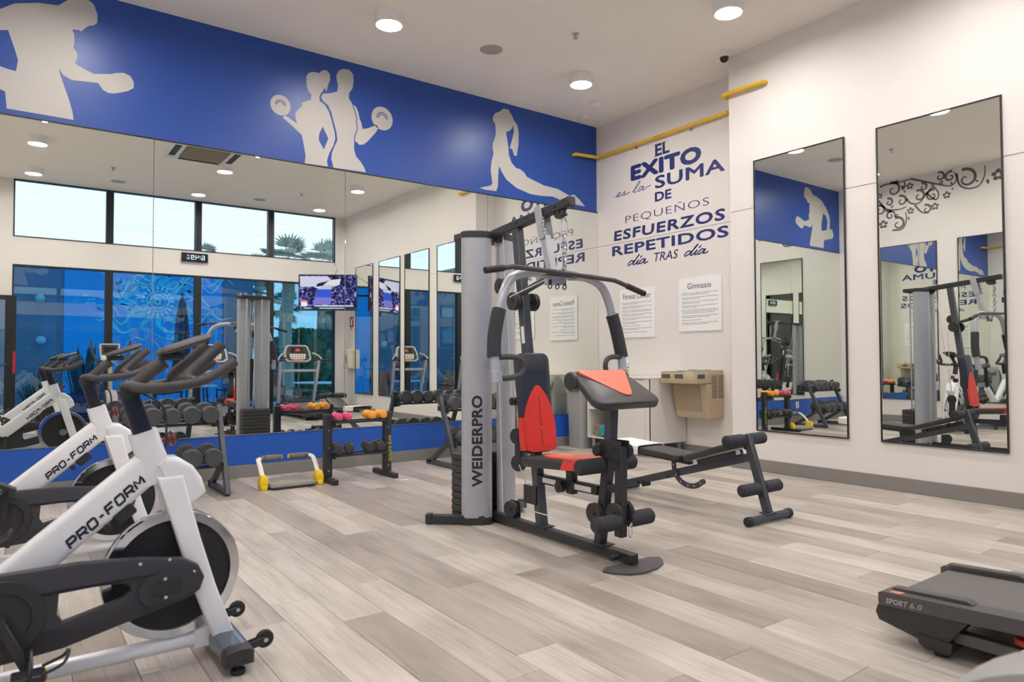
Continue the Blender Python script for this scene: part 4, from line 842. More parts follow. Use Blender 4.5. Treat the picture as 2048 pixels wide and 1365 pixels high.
B_('crank_ring', MB().lathe([(0.118, 0), (0.115, -0.008), (0.082, -0.010), (0.078, -0.002)], (cxg, -0.121, czg), (0, 1, 0), 32), BPLAST, guard)
# cranks and pedals (origin on the crank axle)
def crank(dirx, dirz, y, sgn):
    d = V(dirx, 0, dirz).normalized()*0.17
    c = obj('crank_arm', MB().bar((0, y, 0), d+V(0, y+sgn*0.01, 0), 0.03, 0.016, (0, 1, 0) if False else V(-d.z, 0, d.x), 0.004).cyl((0, y-sgn*0.05, 0), (0, y+sgn*0.012, 0), 0.018, seg=12), BPLAST, bike, loc=(cxg, 0, czg), world=False) if False else None
    mb = MB().bar((0, y, 0), d+V(0, sgn*0.01+y, 0), 0.030, 0.016, V(-d.z, 0, d.x), 0.004).cyl((0, y-sgn*0.05, 0), (0, y+sgn*0.012, 0), 0.018, seg=12)
    c = obj('crank_arm', mb, BPLAST, bike, world=False); c.location = (cxg, 0, czg)
    p = d+V(0, y+sgn*0.06, 0)
    B_('pedal', MB().box(p, (0.085, 0.075, 0.022), None, 0.004), BLACKF, c)
    B_('toe_cage', MB().tube([p+V(0.035, -0.035, 0.012), p+V(0.085, -0.03, 0.03), p+V(0.10, 0, 0.055), p+V(0.085, 0.03, 0.03), p+V(0.035, 0.035, 0.012)], 0.005, 6, 4), BLACKF, c)
    B_('toe_strap', MB().tube([p+V(0.0, -0.042, 0.0), p+V(0.005, -0.045, 0.035), p+V(0.005, 0, 0.07), p+V(0.005, 0.045, 0.035), p+V(0.0, 0.042, 0.0)], 0.006, 6, 4, flat=2.2), mat('black_strap', (44, 46, 50), 0.3), c)
    B_('reflector', MB().bb(p.x+0.043, p.x+0.047, p.y-0.02, p.y+0.02, p.z-0.008, p.z+0.008), mat('amber_reflector', (235, 170, 30), 0.3), c)
    return c
crank(0.42, -0.90, -0.142, -1); crank(-0.42, 0.90, 0.115, 1)
# handlebar: two bull horns a side and the phone shelf
for s in (-1, 1):
    h = B_('handlebar', MB().tube([(-0.140, s*0.015, 0.972), (-0.10, s*0.075, 0.966), (-0.03, s*0.135, 0.972), (0.035, s*0.158, 0.984), (0.085, s*0.160, 1.002), (0.125, s*0.158, 1.027), (0.168, s*0.155, 1.058)], 0.0175, 12, 5), BAR)
    B_('horn', MB().tube([(0.040, s*0.155, 0.988), (0.018, s*0.138, 0.998), (0.03, s*0.125, 1.020), (0.075, s*0.12, 1.062), (0.132, s*0.118, 1.118)], 0.0195, 12, 5), BAR, h)
B_('bar_clamp', MB().sphere((-0.130, 0, 0.972), 0.034, 1.3, 1.2, 0.62), BAR)
B_('shelf_post', MB().tube([(-0.125, 0, 0.972), (-0.075, 0, 1.02), (-0.03, 0, 1.055)], 0.0225, 12, 3), BAR)
B_('shelf_bracket', MB().bb(-0.05, 0.03, -0.03, 0.03, 1.062, 1.088, 0.006), BPLAST)
B_('phone_shelf', MB().rings([[V(-0.035+t*0.15+math.cos(2*PI*k/20)*0, math.sin(2*PI*k/20)*wd, 1.094+t*0.052+math.cos(2*PI*k/20)*th) for k in range(20)] for t, wd, th in ((-0.12, 0.05, 0.004), (-0.06, 0.075, 0.012), (0.1, 0.085, 0.016), (0.75, 0.082, 0.018), (0.95, 0.07, 0.014), (1.02, 0.04, 0.005))]), BAR)
bike2 = copy_tree(bike); bike2.location = (-5.655, -2.2, 0); bike2['label'] = 'white spin bike second from the camera, close to the mirror'
for c in bike2.children:
    if c.name.startswith('crank_arm'): c.rotation_euler = (0, math.radians(-152), 0)
    if c.name.startswith('phone_shelf'): pass

# ---------------------------------------------------------------- incline bench
bxc = -2.13
bench = thing('exercise_bench', 'black padded sit-up bench with foam rollers between the home gym and the right wall', 'bench', (bxc, -3.15, 0))
def N_(name, mb, m, parent=None): return obj(name, mb, m, parent or bench)
N_('front_post', MB().bar((bxc, -3.845, 0.05), (bxc, -3.690, 0.555), 0.042, 0.055, (1, 0, 0), 0.004), GRAPH)
ft_ = N_('front_foot', MB().cyl((bxc-0.205, -3.850, 0.031), (bxc+0.205, -3.850, 0.031), 0.026, seg=18), GRAPH)
for s in (-1, 1): N_('end_cap', MB().cyl((bxc+s*0.195, -3.850, 0.031), (bxc+s*0.238, -3.850, 0.031), 0.030, seg=18, bev=0.005), RUBBER, ft_)
N_('weld_plate', MB().bb(bxc-0.05, bxc+0.05, -3.875, -3.81, 0.055, 0.062, 0.001), GRAPH, ft_)
beam_ = N_('main_beam', MB().bar((bxc, -3.715, 0.405), (bxc, -2.52, 0.055), 0.042, 0.055, (1, 0, 0), 0.004), GRAPH)
N_('rear_foot', MB().cyl((bxc-0.20, -2.50, 0.031), (bxc+0.20, -2.50, 0.031), 0.026, seg=18), GRAPH)
N_('caster', MB().cyl((bxc-0.035, -2.78, 0.095), (bxc+0.035, -2.78, 0.095), 0.018, seg=14), RUBBER, beam_)
for y, z in ((-3.11, 0.20), (-3.02, 0.17), (-2.72, 0.085)): N_('bolt', MB().cyl((bxc-0.028, y, z+0.015), (bxc+0.028, y, z+0.015), 0.010, seg=6), BLACKF, beam_)
for y, z, nm in ((-3.790, 0.212, 0), (-3.675, 0.517, 1)):
    for s in (-1, 1):
        r = N_('foam_roller', MB().cyl((bxc+s*0.026, y, z), (bxc+s*0.205, y, z), 0.040, seg=22, bev=0.008), FOAM)
        N_('roller_cap', MB().cyl((bxc+s*0.2052, y, z), (bxc+s*0.211, y, z), 0.029, seg=18, bev=0.003), BPLAST, r)
    N_('bolt', MB().cyl((bxc-0.024, y-0.02, z-0.05), (bxc-0.031, y-0.02, z-0.05), 0.012, seg=8), BLACKF)
def benchpad(p0, p1, w0, w1, name, lab=None):
    p0, p1 = V(bxc, *p0), V(bxc, *p1); d = (p1-p0); L = d.length; d = d.normalized(); n = V(0, -d.z, d.y)
    if n.z < 0: n = -n
    return pad(roundrect(w0, w1, L, 0.04), lambda u, v, wv: p0+V(u, 0, 0)+d*v+n*wv, 0.04, BVINYL, name, bench, 0.006)
benchpad((-3.235, 0.330), (-3.645, 0.462), 0.25, 0.24, 'seat_pad')
benchpad((-3.195, 0.330), (-2.52, 0.366), 0.25, 0.27, 'back_pad')
bt_ = thing('towel', 'white towel laid over the far head end of the black sit-up bench', 'towel', (bxc, -2.66, 0.40))
TWH = mat('white_terry_towel', (238, 236, 234), 0.95, var=0.06, scale=90, bump=0.4)
def tsec(y):
    z = 0.330+(y+3.195)*0.0533+0.0475
    prof = [(-0.150, -0.058), (-0.149, -0.02), (-0.143, 0.001), (-0.125, 0.006), (0, 0.008), (0.125, 0.006), (0.143, 0.001), (0.149, -0.02), (0.150, -0.058)]
    return [V(bxc+x, y, z+dz) for x, dz in prof]+[V(bxc+x*0.965, y, z+dz-0.004) for x, dz in reversed(prof)]
obj('cloth', MB().rings([tsec(y) for y in (-2.83, -2.78, -2.70, -2.60, -2.53, -2.505)]), TWH, bt_)
obj('hem', MB().tube([p+V(0, -0.002, 0.001) for p in tsec(-2.83)[:9]], 0.004, 6), TWH, bt_)
N_('pad_rail', MB().bar((bxc, -3.22, 0.308), (bxc, -2.66, 0.336), 0.05, 0.025, (1, 0, 0), 0.003), BLACKF)
N_('seat_bracket', MB().bar((bxc-0.02, -3.30, 0.325), (bxc-0.02, -3.665, 0.437), 0.03, 0.035, (1, 0, 0), 0.003).bar((bxc, -3.33, 0.30), (bxc, -3.32, 0.345), 0.04, 0.05, (1, 0, 0), 0.002).bar((bxc, -3.52, 0.36), (bxc, -3.51, 0.405), 0.04, 0.05, (1, 0, 0), 0.002), GRAPH)
N_('white_sticker', MB().box((bxc-0.0358, -3.645, 0.431), (0.001, 0.034, 0.028), rotm(x=-16)), PAPER)
# curved adjustment arc
A0 = [(-3.085, 0.335), (-3.085, 0.27), (-3.105, 0.21), (-3.150, 0.168), (-3.215, 0.148), (-3.285, 0.155), (-3.345, 0.192)]
P = cr_path([(bxc-0.028, *q) for q in A0], 5); R = []
for i, p in enumerate(P):
    t = (P[min(i+1, len(P)-1)]-P[max(i-1, 0)]).normalized(); n = V(0, -t.z, t.y)
    R.append([p+n*0.019+V(-0.004, 0, 0), p+n*0.019+V(0.004, 0, 0), p-n*0.019+V(0.004, 0, 0), p-n*0.019+V(-0.004, 0, 0)])
arc = N_('adjustment_arc', MB().rings(R), GRAPH)
mb = MB()
for i in (4, 10, 15, 20, 24, 28): p = P[min(i, len(P)-1)]; mb.cyl((p.x-0.0045, p.y, p.z), (p.x-0.0055, p.y, p.z), 0.006, seg=10)
N_('pin_hole', mb, mat('pale_hole', (205, 200, 192), 0.6), arc)['kind'] = 'stuff'
N_('arc_end', MB().cyl((bxc-0.034, -3.345, 0.192), (bxc-0.018, -3.345, 0.192), 0.019, seg=16), GRAPH, arc)

# ---------------------------------------------------------------- dumbbells and racks
def dumbbell(label, m, kind, r, L, hl, hr, group, handle=None):
    o = thing('dumbbell', label, 'dumbbell', (0, 0, 0), group)
    hd = handle or m
    obj('handle', MB().tube([(0, -L/2+hl*0.5, 0), (0, -L*0.12, 0), (0, 0, 0), (0, L*0.12, 0), (0, L/2-hl*0.5, 0)], [hr*0.9, hr, hr*1.15, hr, hr*0.9], 10), hd, o, world=False)
    for s in (-1, 1):
        if kind == 'round':
            mb = MB().lathe([(r*0.55, 0.0), (r*0.93, 0.002), (r, 0.010), (r, hl-0.010), (r*0.93, hl-0.001), (r*0.86, hl), (r*0.84, hl-0.003), (0.003, hl-0.003)], (0, s*(L/2-hl), 0), (0, s, 0), 24)
        elif kind == 'hex':
            mb = MB().lathe([(r*0.62, 0), (r*0.98, 0.010), (r, 0.02), (r, hl-0.016), (r*0.86, hl-0.002), (r*0.5, hl)], (0, s*(L/2-hl), 0), (0, s, 0), 6)
        else:
            mb = MB().lathe([(r*0.45, 0), (r*0.86, 0.012), (r, hl*0.35), (r, hl*0.62), (r*0.84, hl*0.9), (r*0.5, hl)], (0, s*(L/2-hl), 0), (0, s, 0), 8)
        obj('weight_head', mb, m, o, world=False, ang=30 if kind != 'round' else 40)
    return o
protoR = dumbbell('x', DUMB, 'round', 0.0655, 0.275, 0.078, 0.014, 'round black dumbbells on the A-frame racks', STEEL)
used = [False]
def place(proto, used, loc, rot, label, sc=1.0, group=None):
    o = proto if not used[0] else copy_tree(proto); used[0] = True
    o.location = V(loc); o.rotation_euler = rot; o.scale = (sc, sc, sc); o['label'] = label
    if group: o['group'] = group
    return o
def aframe(xs, sgn, label, n_top, n_low, side):
    """sgn: direction in which the rack runs from its visible end frame"""
    Lr = 0.74 if side == 'left' else 0.86
    o = thing('dumbbell_rack', label, 'rack', (xs+sgn*Lr/2, -0.56, 0), 'A-frame dumbbell racks along the mirrored wall')
    for x in (xs, xs+sgn*Lr):
        f = obj('end_frame', MB().bar((x, -0.820, 0.004), (x, -0.492, 0.705), 0.040, 0.050, (1, 0, 0), 0.005, 0), GRAPH, o)
        obj('brace', MB().bar((x, -0.690, 0.262), (x, -0.30, 0.022), 0.038, 0.046, (1, 0, 0), 0.005), GRAPH, f)
        obj('foot_bar', MB().bar((x, -0.80, 0.026), (x, -0.268, 0.026), 0.038, 0.044, (1, 0, 0), 0.005), GRAPH, f)
        obj('foot_cap', MB().bb(x-0.022, x+0.022, -0.285, -0.255, 0.001, 0.051, 0.005), RUBBER, f)
        obj('post_cap', MB().bar((x, -0.498, 0.69), (x, -0.490, 0.708), 0.044, 0.054, (1, 0, 0), 0.004), RUBBER, f)
    for (yc, zc) in ((-0.520, 0.575), (-0.672, 0.250)):
        xa, xb = sorted((xs+sgn*0.02, xs+sgn*(Lr-0.02)))
        sh_ = obj('shelf', MB().box(((xa+xb)/2, yc-0.075, zc-0.019), (xb-xa, 0.05, 0.016), rotm(x=6), 0.003).box(((xa+xb)/2, yc+0.075, zc-0.003), (xb-xa, 0.05, 0.016), rotm(x=6), 0.003), BLACKF, o)
        for x in (xs, xs+sgn*Lr): obj('shelf_bracket', MB().box((x+sgn*0.024, yc, zc-0.014), (0.006, 0.22, 0.05), rotm(x=6), 0.002), BLACKF, sh_)
    sname = 'A-frame rack behind the bikes' if side == 'left' else 'A-frame rack behind the gym'
    dxs = [-sgn*0.0+sgn*(0.090+0.1375*i) for i in range(8)]
    gt = 'round black dumbbells on the %s rack, top tier' % side; gl = 'round black dumbbells on the %s rack, bottom tier' % side
    tilt = (math.radians(6), 0, 0)
    ordn = ('first', 'second', 'third', 'fourth', 'fifth', 'sixth', 'seventh', 'eighth')
    for i in range(n_top):
        s = (1.02, 1.03, 0.95, 1.03, 0.98, 1.0, 0.95, 1.0)[i]
        place(protoR, used, (xs+dxs[i], -0.520, 0.5726+0.0662*s), tilt, '%s round dumbbell from the post, top tier of the %s' % (ordn[i], sname), s, gt)
    for i, k in enumerate(n_low):
        s = (1.05, 1.08, 0.98, 1.05, 1.0, 1.05, 1.0)[i]
        place(protoR, used, (xs+sgn*(0.10+0.152*k), -0.672, 0.2476+0.0662*s), tilt, '%s round dumbbell from the post, bottom tier of the %s' % (ordn[i], sname), s, gl)
    return o
aframe(-4.735, -1, 'graphite A-frame dumbbell rack behind the white bikes', 5, (0, 1, 2.55, 3.55), 'left')
aframe(-2.64, 1, 'graphite A-frame dumbbell rack partly behind the silver gym columns', 6, (0, 1, 2, 3, 4), 'right')
if True:
    # small two-tier stand with neoprene and hex dumbbells
    xa, xb, ys = -3.882, -3.318, -0.70
    st_ = thing('dumbbell_stand', 'small black two-tier dumbbell stand holding pink, orange and black hex dumbbells', 'rack', ((xa+xb)/2, ys, 0))
    for x in (xa, xb):
        p = obj('upright', MB().bb(x-0.034, x+0.034, ys-0.03, ys+0.03, 0.045, 0.588, 0.004), BLACKF, st_)
        obj('foot_bar', MB().bb(x-0.024, x+0.024, ys-0.20 if x == xa else ys-0.19, ys+0.26, 0.001, 0.044, 0.004), BLACKF, p)
        for z in (0.10, 0.30, 0.45): obj('bolt', MB().cyl((x-0.0, ys-0.03, z), (x, ys-0.036, z), 0.008, seg=6), STEEL, p)
    mb = MB(); put_text(mb, "GOLD'S GYM", lambda s, t: (xb+0.006-0.0+0.020-0.030*t+0.006, ys-0.0306, 0.135+0.235*s), 0.015)
    obj('yellow_lettering', mb, mat('yellow_green_print', (205, 205, 60), 0.5), st_)
    for z in (0.520, 0.232):
        sh_ = obj('shelf', MB().bb(xa+0.036, xb-0.036, ys-0.085, ys-0.055, z-0.012, z+0.008, 0.002).bb(xa+0.036, xb-0.036, ys+0.055, ys+0.085, z-0.012, z+0.008, 0.002), BLACKF, st_)
        for x in (xa+0.037, xb-0.037): obj('shelf_bracket', MB().bb(x-0.003, x+0.003, ys-0.09, ys+0.09, z-0.03, z+0.012, 0.001), BLACKF, sh_)
    pk = dumbbell('x', PINK, 'neo', 0.036, 0.19, 0.065, 0.017, 'pink dumbbells on the small stand'); up = [False]
    place(pk, up, (-3.800, ys, 0.5665), (0, 0, math.radians(-6)), 'pink neoprene dumbbell at the left end of the small stand')
    place(pk, up, (-3.705, ys, 0.5665), (0, 0, math.radians(-12)), 'pink neoprene dumbbell nearer the orange ones on the small stand')
    og = dumbbell('x', ORANGE, 'neo', 0.040, 0.20, 0.07, 0.018, 'orange dumbbells on the small stand'); uo = [False]
    place(og, uo, (-3.495, ys, 0.5705), (0, 0, math.radians(-4)), 'orange neoprene dumbbell nearer the pink ones on the small stand')
    place(og, uo, (-3.385, ys, 0.5705), (0, 0, math.radians(-4)), 'orange neoprene dumbbell against the right upright of the small stand')
    hx = dumbbell('x', HEX, 'hex', 0.046, 0.225, 0.075, 0.015, 'black hex dumbbells on the small stand', STEEL); uh = [False]
    for i, (x, a, rz) in enumerate(((-3.795, 30, -14), (-3.685, 22, -20), (-3.505, 35, -10), (-3.395, 28, -12))):
        o = place(hx, uh, (x, ys, 0.2875), (0, math.radians(a), math.radians(rz)), '%s black hex dumbbell from the left on the lower tier of the small stand' % ('first', 'second', 'third', 'fourth')[i])

# ---------------------------------------------------------------- ab trainer
ab = thing('ab_trainer', 'yellow and grey ab trainer with two foam handles lying on the floor by the mirror', 'exercise machine', (-4.21, -0.67, 0))
PLATE = [(-4.395, -0.80), (-4.37, -0.815), (-4.05, -0.815), (-4.02, -0.80), (-4.03, -0.60), (-4.09, -0.50), (-4.33, -0.50), (-4.40, -0.60)]
mb = MB().poly([PLATE], lambda u, v, wv: V(u, v, wv), 0.022, 0.052)
bmesh.ops.bevel(mb.bm, geom=[e for e in mb.bm.edges if abs(e.verts[0].co.z-0.052) < 1e-6 and abs(e.verts[1].co.z-0.052) < 1e-6 and len(e.link_faces) == 2 and e.calc_face_angle(0) > 0.6], offset=0.012, segments=2, profile=0.5, affect='EDGES')
seat_ab = obj('seat_plate', mb, mat('warm_grey_plastic', (150, 146, 140), 0.42, var=0.04), ab)
obj('base_skirt', MB().poly([[(p[0]*0.97-4.21*0.03, p[1]*0.97-0.65*0.03) for p in PLATE]], lambda u, v, wv: V(u, v, wv), 0.001, 0.0215), BPLAST, ab)
mb = MB()
for cx in (-4.255, -4.185):
    ribbon(mb, [(cx+0.026*math.cos(a), -0.70+0.020*math.sin(a)) for a in [2*PI*k/12 for k in range(12)]], 0.011, lambda u, v: (u, v, 0.0526), 2)
obj('yellow_emblem', mb, mat('yellow_print', (225, 210, 60), 0.5), seat_ab)
for s, x in ((-1, -4.435), (1, -3.968)):
    j = obj('pivot_joint', MB().rings([[V(x+dx*w_, -0.715+dy*w_*1.15, z) for dx, dy in ((-.03, -.035), (.03, -.035), (.038, 0), (.03, .04), (-.03, .04), (-.038, 0))] for z, w_ in ((0.001, 0.72), (0.02, 1.0), (0.07, 1.05), (0.10, 0.85), (0.118, 0.55))]), YELLOW, ab)
    obj('pivot_foot', MB().bb(x-0.022, x+0.022, -0.775, -0.745, 0.001, 0.035, 0.005), YELLOW, j)
    obj('lever_arm', MB().tube([(x, -0.70, 0.10), (x-s*0.0, -0.655, 0.155), (x-s*0.0, -0.60, 0.205), (x-s*0.005, -0.565, 0.225), (x-s*0.03, -0.545, 0.232)], 0.0125, 10, 4, flat=1.6), mat('cream_lever', (236, 232, 216), 0.4), ab)
    xi = x-s*0.035
    h = obj('handle_grip', MB().tube([(xi, -0.545, 0.232), (xi-s*0.055, -0.545, 0.232), (xi-s*0.165, -0.545, 0.232)], [0.023, 0.026, 0.024], 18), mat('warm_grey_foam', (116, 111, 104), 0.85, var=0.1, scale=120, bump=0.25), ab)
    obj('grip_ring', MB().torus((xi-s*0.025, -0.545, 0.232), 0.0245, 0.0025, (1, 0, 0), 20, 6).torus((xi-s*0.15, -0.545, 0.232), 0.0235, 0.0025, (1, 0, 0), 20, 6), BPLAST, h)['kind'] = 'stuff'
    obj('grip_cap', MB().cyl((xi-s*0.1655, -0.545, 0.232), (xi-s*0.172, -0.545, 0.232), 0.017, seg=16), YELLOW, h)
for i, (x, y, a) in enumerate(((-3.315, -0.995, 15), (-3.275, -1.0, 40))):
    o = obj('paper_scrap', MB().box((x, y, 0.002), (0.045, 0.02, 0.0025), rotm(z=a), 0.0005), PAPER, loc=(x, y, 0.0012))
    tag(o, ('tiny white scrap on the floor before the small stand, the left of a pair', 'tiny white scrap on the floor before the small stand, the right of a pair')[i], 'scrap', 'white scraps on the floor')
o = thing('wall_outlet', 'small white outlet plate on the blue dado left of the ab trainer', 'outlet', (-5.28, -0.002, 0.29))
obj('cover_plate', MB().bb(-5.32, -5.24, -0.009, -0.0015, 0.235, 0.345, 0.002), PAPER, o)
obj('socket', MB().bb(-5.295, -5.265, -0.011, -0.0092, 0.255, 0.28, 0.001).bb(-5.295, -5.265, -0.011, -0.0092, 0.30, 0.325, 0.001), PGREY, o)['kind'] = 'stuff'

# ---------------------------------------------------------------- corner: cabinet, towel, bottle, bin, drinking fountain
CX, CY0, CY1, CZ0, CZ1 = -0.588, -0.42, -1.418, 0.142, 0.846
cab_ = thing('cabinet', 'white laminate cabinet on legs with an open shelf, standing under the rules boards', 'cabinet', (-0.30, -0.92, 0))
t_ = 0.018
obj('body', MB().bb(CX, -0.014, CY1, CY1+t_, CZ0, CZ1, 0.001).bb(CX, -0.014, CY0-t_, CY0, CZ0, CZ1, 0.001).bb(CX, -0.014, CY1+t_, CY0-t_, CZ0, CZ0+t_, 0.001)
    .bb(CX+0.02, -0.014, CY1+t_, CY0-t_, CZ1-0.03, CZ1-0.002, 0.001).bb(CX+0.02, -0.014, -0.884, -0.868, CZ0+t_, CZ1-0.03, 0.001).bb(-0.03, -0.014, CY1+t_, CY0-t_, CZ0+t_, CZ1-0.03), OFFW, cab_)
obj('top', MB().bb(CX-0.006, -0.013, CY1-0.004, CY0+0.004, CZ1, CZ1+0.016, 0.002), OFFW, cab_)
obj('door', MB().bb(CX-0.001, CX+0.018, CY1+0.09, -0.888, CZ0+0.004, CZ1-0.02, 0.002), OFFW, cab_)
obj('face_stile', MB().bb(CX, CX+0.018, CY1+0.001, CY1+0.087, CZ0, CZ1-0.001, 0.001), OFFW, cab_)
obj('shelf', MB().bb(CX+0.01, -0.031, -0.867, CY0-t_-0.001, 0.475, 0.493, 0.001), OFFW, cab_)
for x in (CX+0.05, -0.07):
    for y in (CY0-0.06, -0.93, CY1+0.06): obj('leg', MB().cyl((x, y, 0.001), (x, y, CZ0-0.0005), 0.018, 0.022, 12), PGREY, cab_)
tw = thing('towel', 'olive rolled towel with a turquoise band on the open lower shelf of the white cabinet', 'towel', (-0.42, -0.60, CZ0+t_))
P = []
for k in range(34):
    a = k*0.42; r = 0.018+0.0035*a
    P.append((r*math.cos(a), r*math.sin(a)*0.86))
zc = CZ0+t_+0.0685+0.0035
def twf(u, v, wv): return V(-0.575+wv, -0.60+u*1.45, zc+v)
OUTL = [(0.076*math.cos(a)*(1+0.05*math.sin(3*a)), max(-0.0685, 0.072*math.sin(a)*(1+0.04*math.cos(2*a)))) for a in [2*PI*k/26 for k in range(26)]]
mb = MB().poly([OUTL], twf, 0.01, 0.36); bmesh.ops.bevel(mb.bm, geom=[e for e in mb.bm.edges if abs(e.verts[0].co.x-e.verts[1].co.x) < 1e-6], offset=0.008, segments=2, profile=0.5, affect='EDGES') if False else None
obj('roll', mb, TOWEL, tw)
obj('fold_edge', MB().tube([twf(p[0]*0.9, p[1]*0.85, 0.008) for p in P[2:]], 0.007, 6), TOWEL, tw)
obj('turquoise_tag', MB().poly([[(0.055, -0.05), (-0.03, -0.066), (-0.045, -0.02), (-0.04, 0.03), (0.0, 0.06), (0.05, 0.05)]], lambda u, v, wv: V(-0.575+wv, -0.672-u*0.8, zc+v*0.85), -0.012, 0.006), TEAL, tw)['label'] = 'turquoise end of the roll'
bt = thing('wipes_bottle', 'white wipes tub with yellow base standing on the white cabinet', 'bottle', (-0.33, -0.79, CZ1+0.0165)); bz = CZ1+0.0165
obj('tub', MB().lathe([(0.042, 0), (0.046, 0.004), (0.046, 0.085)], (-0.33, -0.79, bz), (0, 0, 1), 24), mat('yellow_tub_label', (240, 214, 70), 0.4), bt)
obj('label_band', MB().lathe([(0.0462, 0.085), (0.0462, 0.155), (0.044, 0.165)], (-0.33, -0.79, bz), (0, 0, 1), 24), mat('white_label', (240, 240, 246), 0.4), bt)
obj('blue_mark', MB().lathe([(0.0468, 0.10), (0.0468, 0.112)], (-0.33, -0.79, bz), (0, 0, 1), 24).lathe([(0.0468, 0.135), (0.0468, 0.142)], (-0.33, -0.79, bz), (0, 0, 1), 24), mat('label_purple', (110, 96, 140), 0.5), bt)['kind'] = 'stuff'
obj('lid', MB().lathe([(0.044, 0.165), (0.047, 0.167), (0.047, 0.185), (0.030, 0.192), (0.028, 0.205), (0.002, 0.207)], (-0.33, -0.79, bz), (0, 0, 1), 24), mat('white_lid', (240, 240, 238), 0.35), bt)
bn = thing('trash_bin', 'grey swing-top trash bin in the corner beside the white cabinet', 'bin', (-0.56, -0.245, 0))
bx, by = -0.535, -0.25
def rr(z, w, d, r=0.03): return rrect(V(bx, by, z), V(1, 0, 0), V(0, 1, 0), w, d, r, 3)
obj('body', MB().rings([rr(0.001, 0.20, 0.23), rr(0.02, 0.205, 0.235), rr(0.62, 0.225, 0.26)]), PGREY, bn)
obj('rim', MB().rings([rr(0.615, 0.232, 0.267), rr(0.64, 0.232, 0.267)]), PGREY, bn)
obj('dome_lid', MB().rings([rr(0.641, 0.222, 0.257, 0.04), rr(0.72, 0.21, 0.24, 0.06), rr(0.80, 0.17, 0.19, 0.07), rr(0.845, 0.12, 0.13, 0.055), rr(0.86, 0.05, 0.05, 0.022)]), mat('grey_green_plastic', (140, 143, 138), 0.45), bn)
obj('swing_flap', MB().box((bx-0.098, by, 0.725), (0.012, 0.17, 0.11), rotm(y=20), 0.004), DGREY, bn)

fo = thing('drinking_fountain', 'beige wall-mounted drinking fountain with grey push bars beside the white cabinet', 'drinking fountain', (-0.24, -1.68, 0.43))
fy0, fy1 = -1.455, -1.912
BODY = [(-0.0015, 0.43), (-0.205, 0.43), (-0.222, 0.47), (-0.285, 0.80), (-0.0015, 0.80)]
fb_ = obj('body', MB().poly([BODY], lambda u, v, wv: V(u, wv, v), fy1+0.002, fy0-0.002), BEIGE, fo)
mb = MB().bb(-0.474, -0.0015, fy1, fy0, 0.805, 0.924, 0.010, 2)
rim_ = obj('basin', mb, BEIGE, fo)
obj('basin_top', MB().bb(-0.46, -0.03, fy1+0.02, fy0-0.02, 0.9242, 0.930, 0.003), STEEL, rim_)
obj('back_splash', MB().bb(-0.03, -0.0015, fy1+0.003, fy0-0.003, 0.9245, 0.944, 0.004), BEIGE, rim_)
dr_ = [V(-0.25+0.15*math.cos(a), -1.68+0.14*math.sin(a), 0) for a in [2*PI*k/24 for k in range(24)]]
obj('drain_ring', MB().tube([p+V(0, 0, 0.932) for p in dr_], 0.006, 6, closed=True), STEEL, rim_)
obj('spout', MB().tube([(-0.30, -1.78, 0.93), (-0.30, -1.78, 0.955), (-0.29, -1.775, 0.966), (-0.27, -1.765, 0.968)], 0.010, 10, 4).cyl((-0.30, -1.78, 0.929), (-0.30, -1.78, 0.940), 0.02, seg=14).tube([(-0.22, -1.80, 0.93), (-0.20, -1.83, 0.945), (-0.14, -1.86, 0.945)], 0.006, 8), CHROME, fo)
for y in (-1.535, -1.71): obj('push_bar', MB().bb(-0.480, -0.470, y-0.055, y+0.055, 0.858, 0.902, 0.004), DGREY, rim_)
obj('push_bar', MB().bb(-0.425, -0.31, fy1-0.006, fy1+0.004, 0.858, 0.902, 0.004), DGREY, rim_)
obj('front_panel', MB().bar((-0.287, -1.64, 0.785), (-0.232, -1.64, 0.505), 0.36, 0.004, (0, 1, 0), 0.001), BEIGED, fb_)
obj('side_panel', MB().bb(-0.215, -0.006, fy1-0.002, fy1+0.004, 0.435, 0.803, 0.001), BEIGE, fb_)
obj('badge', MB().bar((-0.2305, -1.82, 0.452), (-0.2265, -1.82, 0.47), 0.055, 0.003, (0, 1, 0), 0.001), STEEL, fb_)
sd_ = obj('vent_plate', MB().bb(-0.205, -0.008, fy1-0.003, fy1-0.0005, 0.650, 0.892, 0.0005), mat('dark_vent', (88, 76, 58), 0.7), fb_)
for i in range(16):
    z = 0.66+i*0.0148
    for x0_, x1_ in ((-0.203, -0.112), (-0.100, -0.010)): obj('vent_slat', MB().bb(x0_, x1_, fy1-0.0055, fy1-0.003, z, z+0.0072), BEIGE, sd_)
obj('vent_divider', MB().bb(-0.1125, -0.0995, fy1-0.0058, fy1-0.003, 0.65, 0.892), BEIGE, sd_)
obj('vent_border', MB().bb(-0.208, -0.203, fy1-0.0055, fy1-0.001, 0.648, 0.894).bb(-0.010, -0.006, fy1-0.0055, fy1-0.001, 0.648, 0.894), BEIGE, sd_)

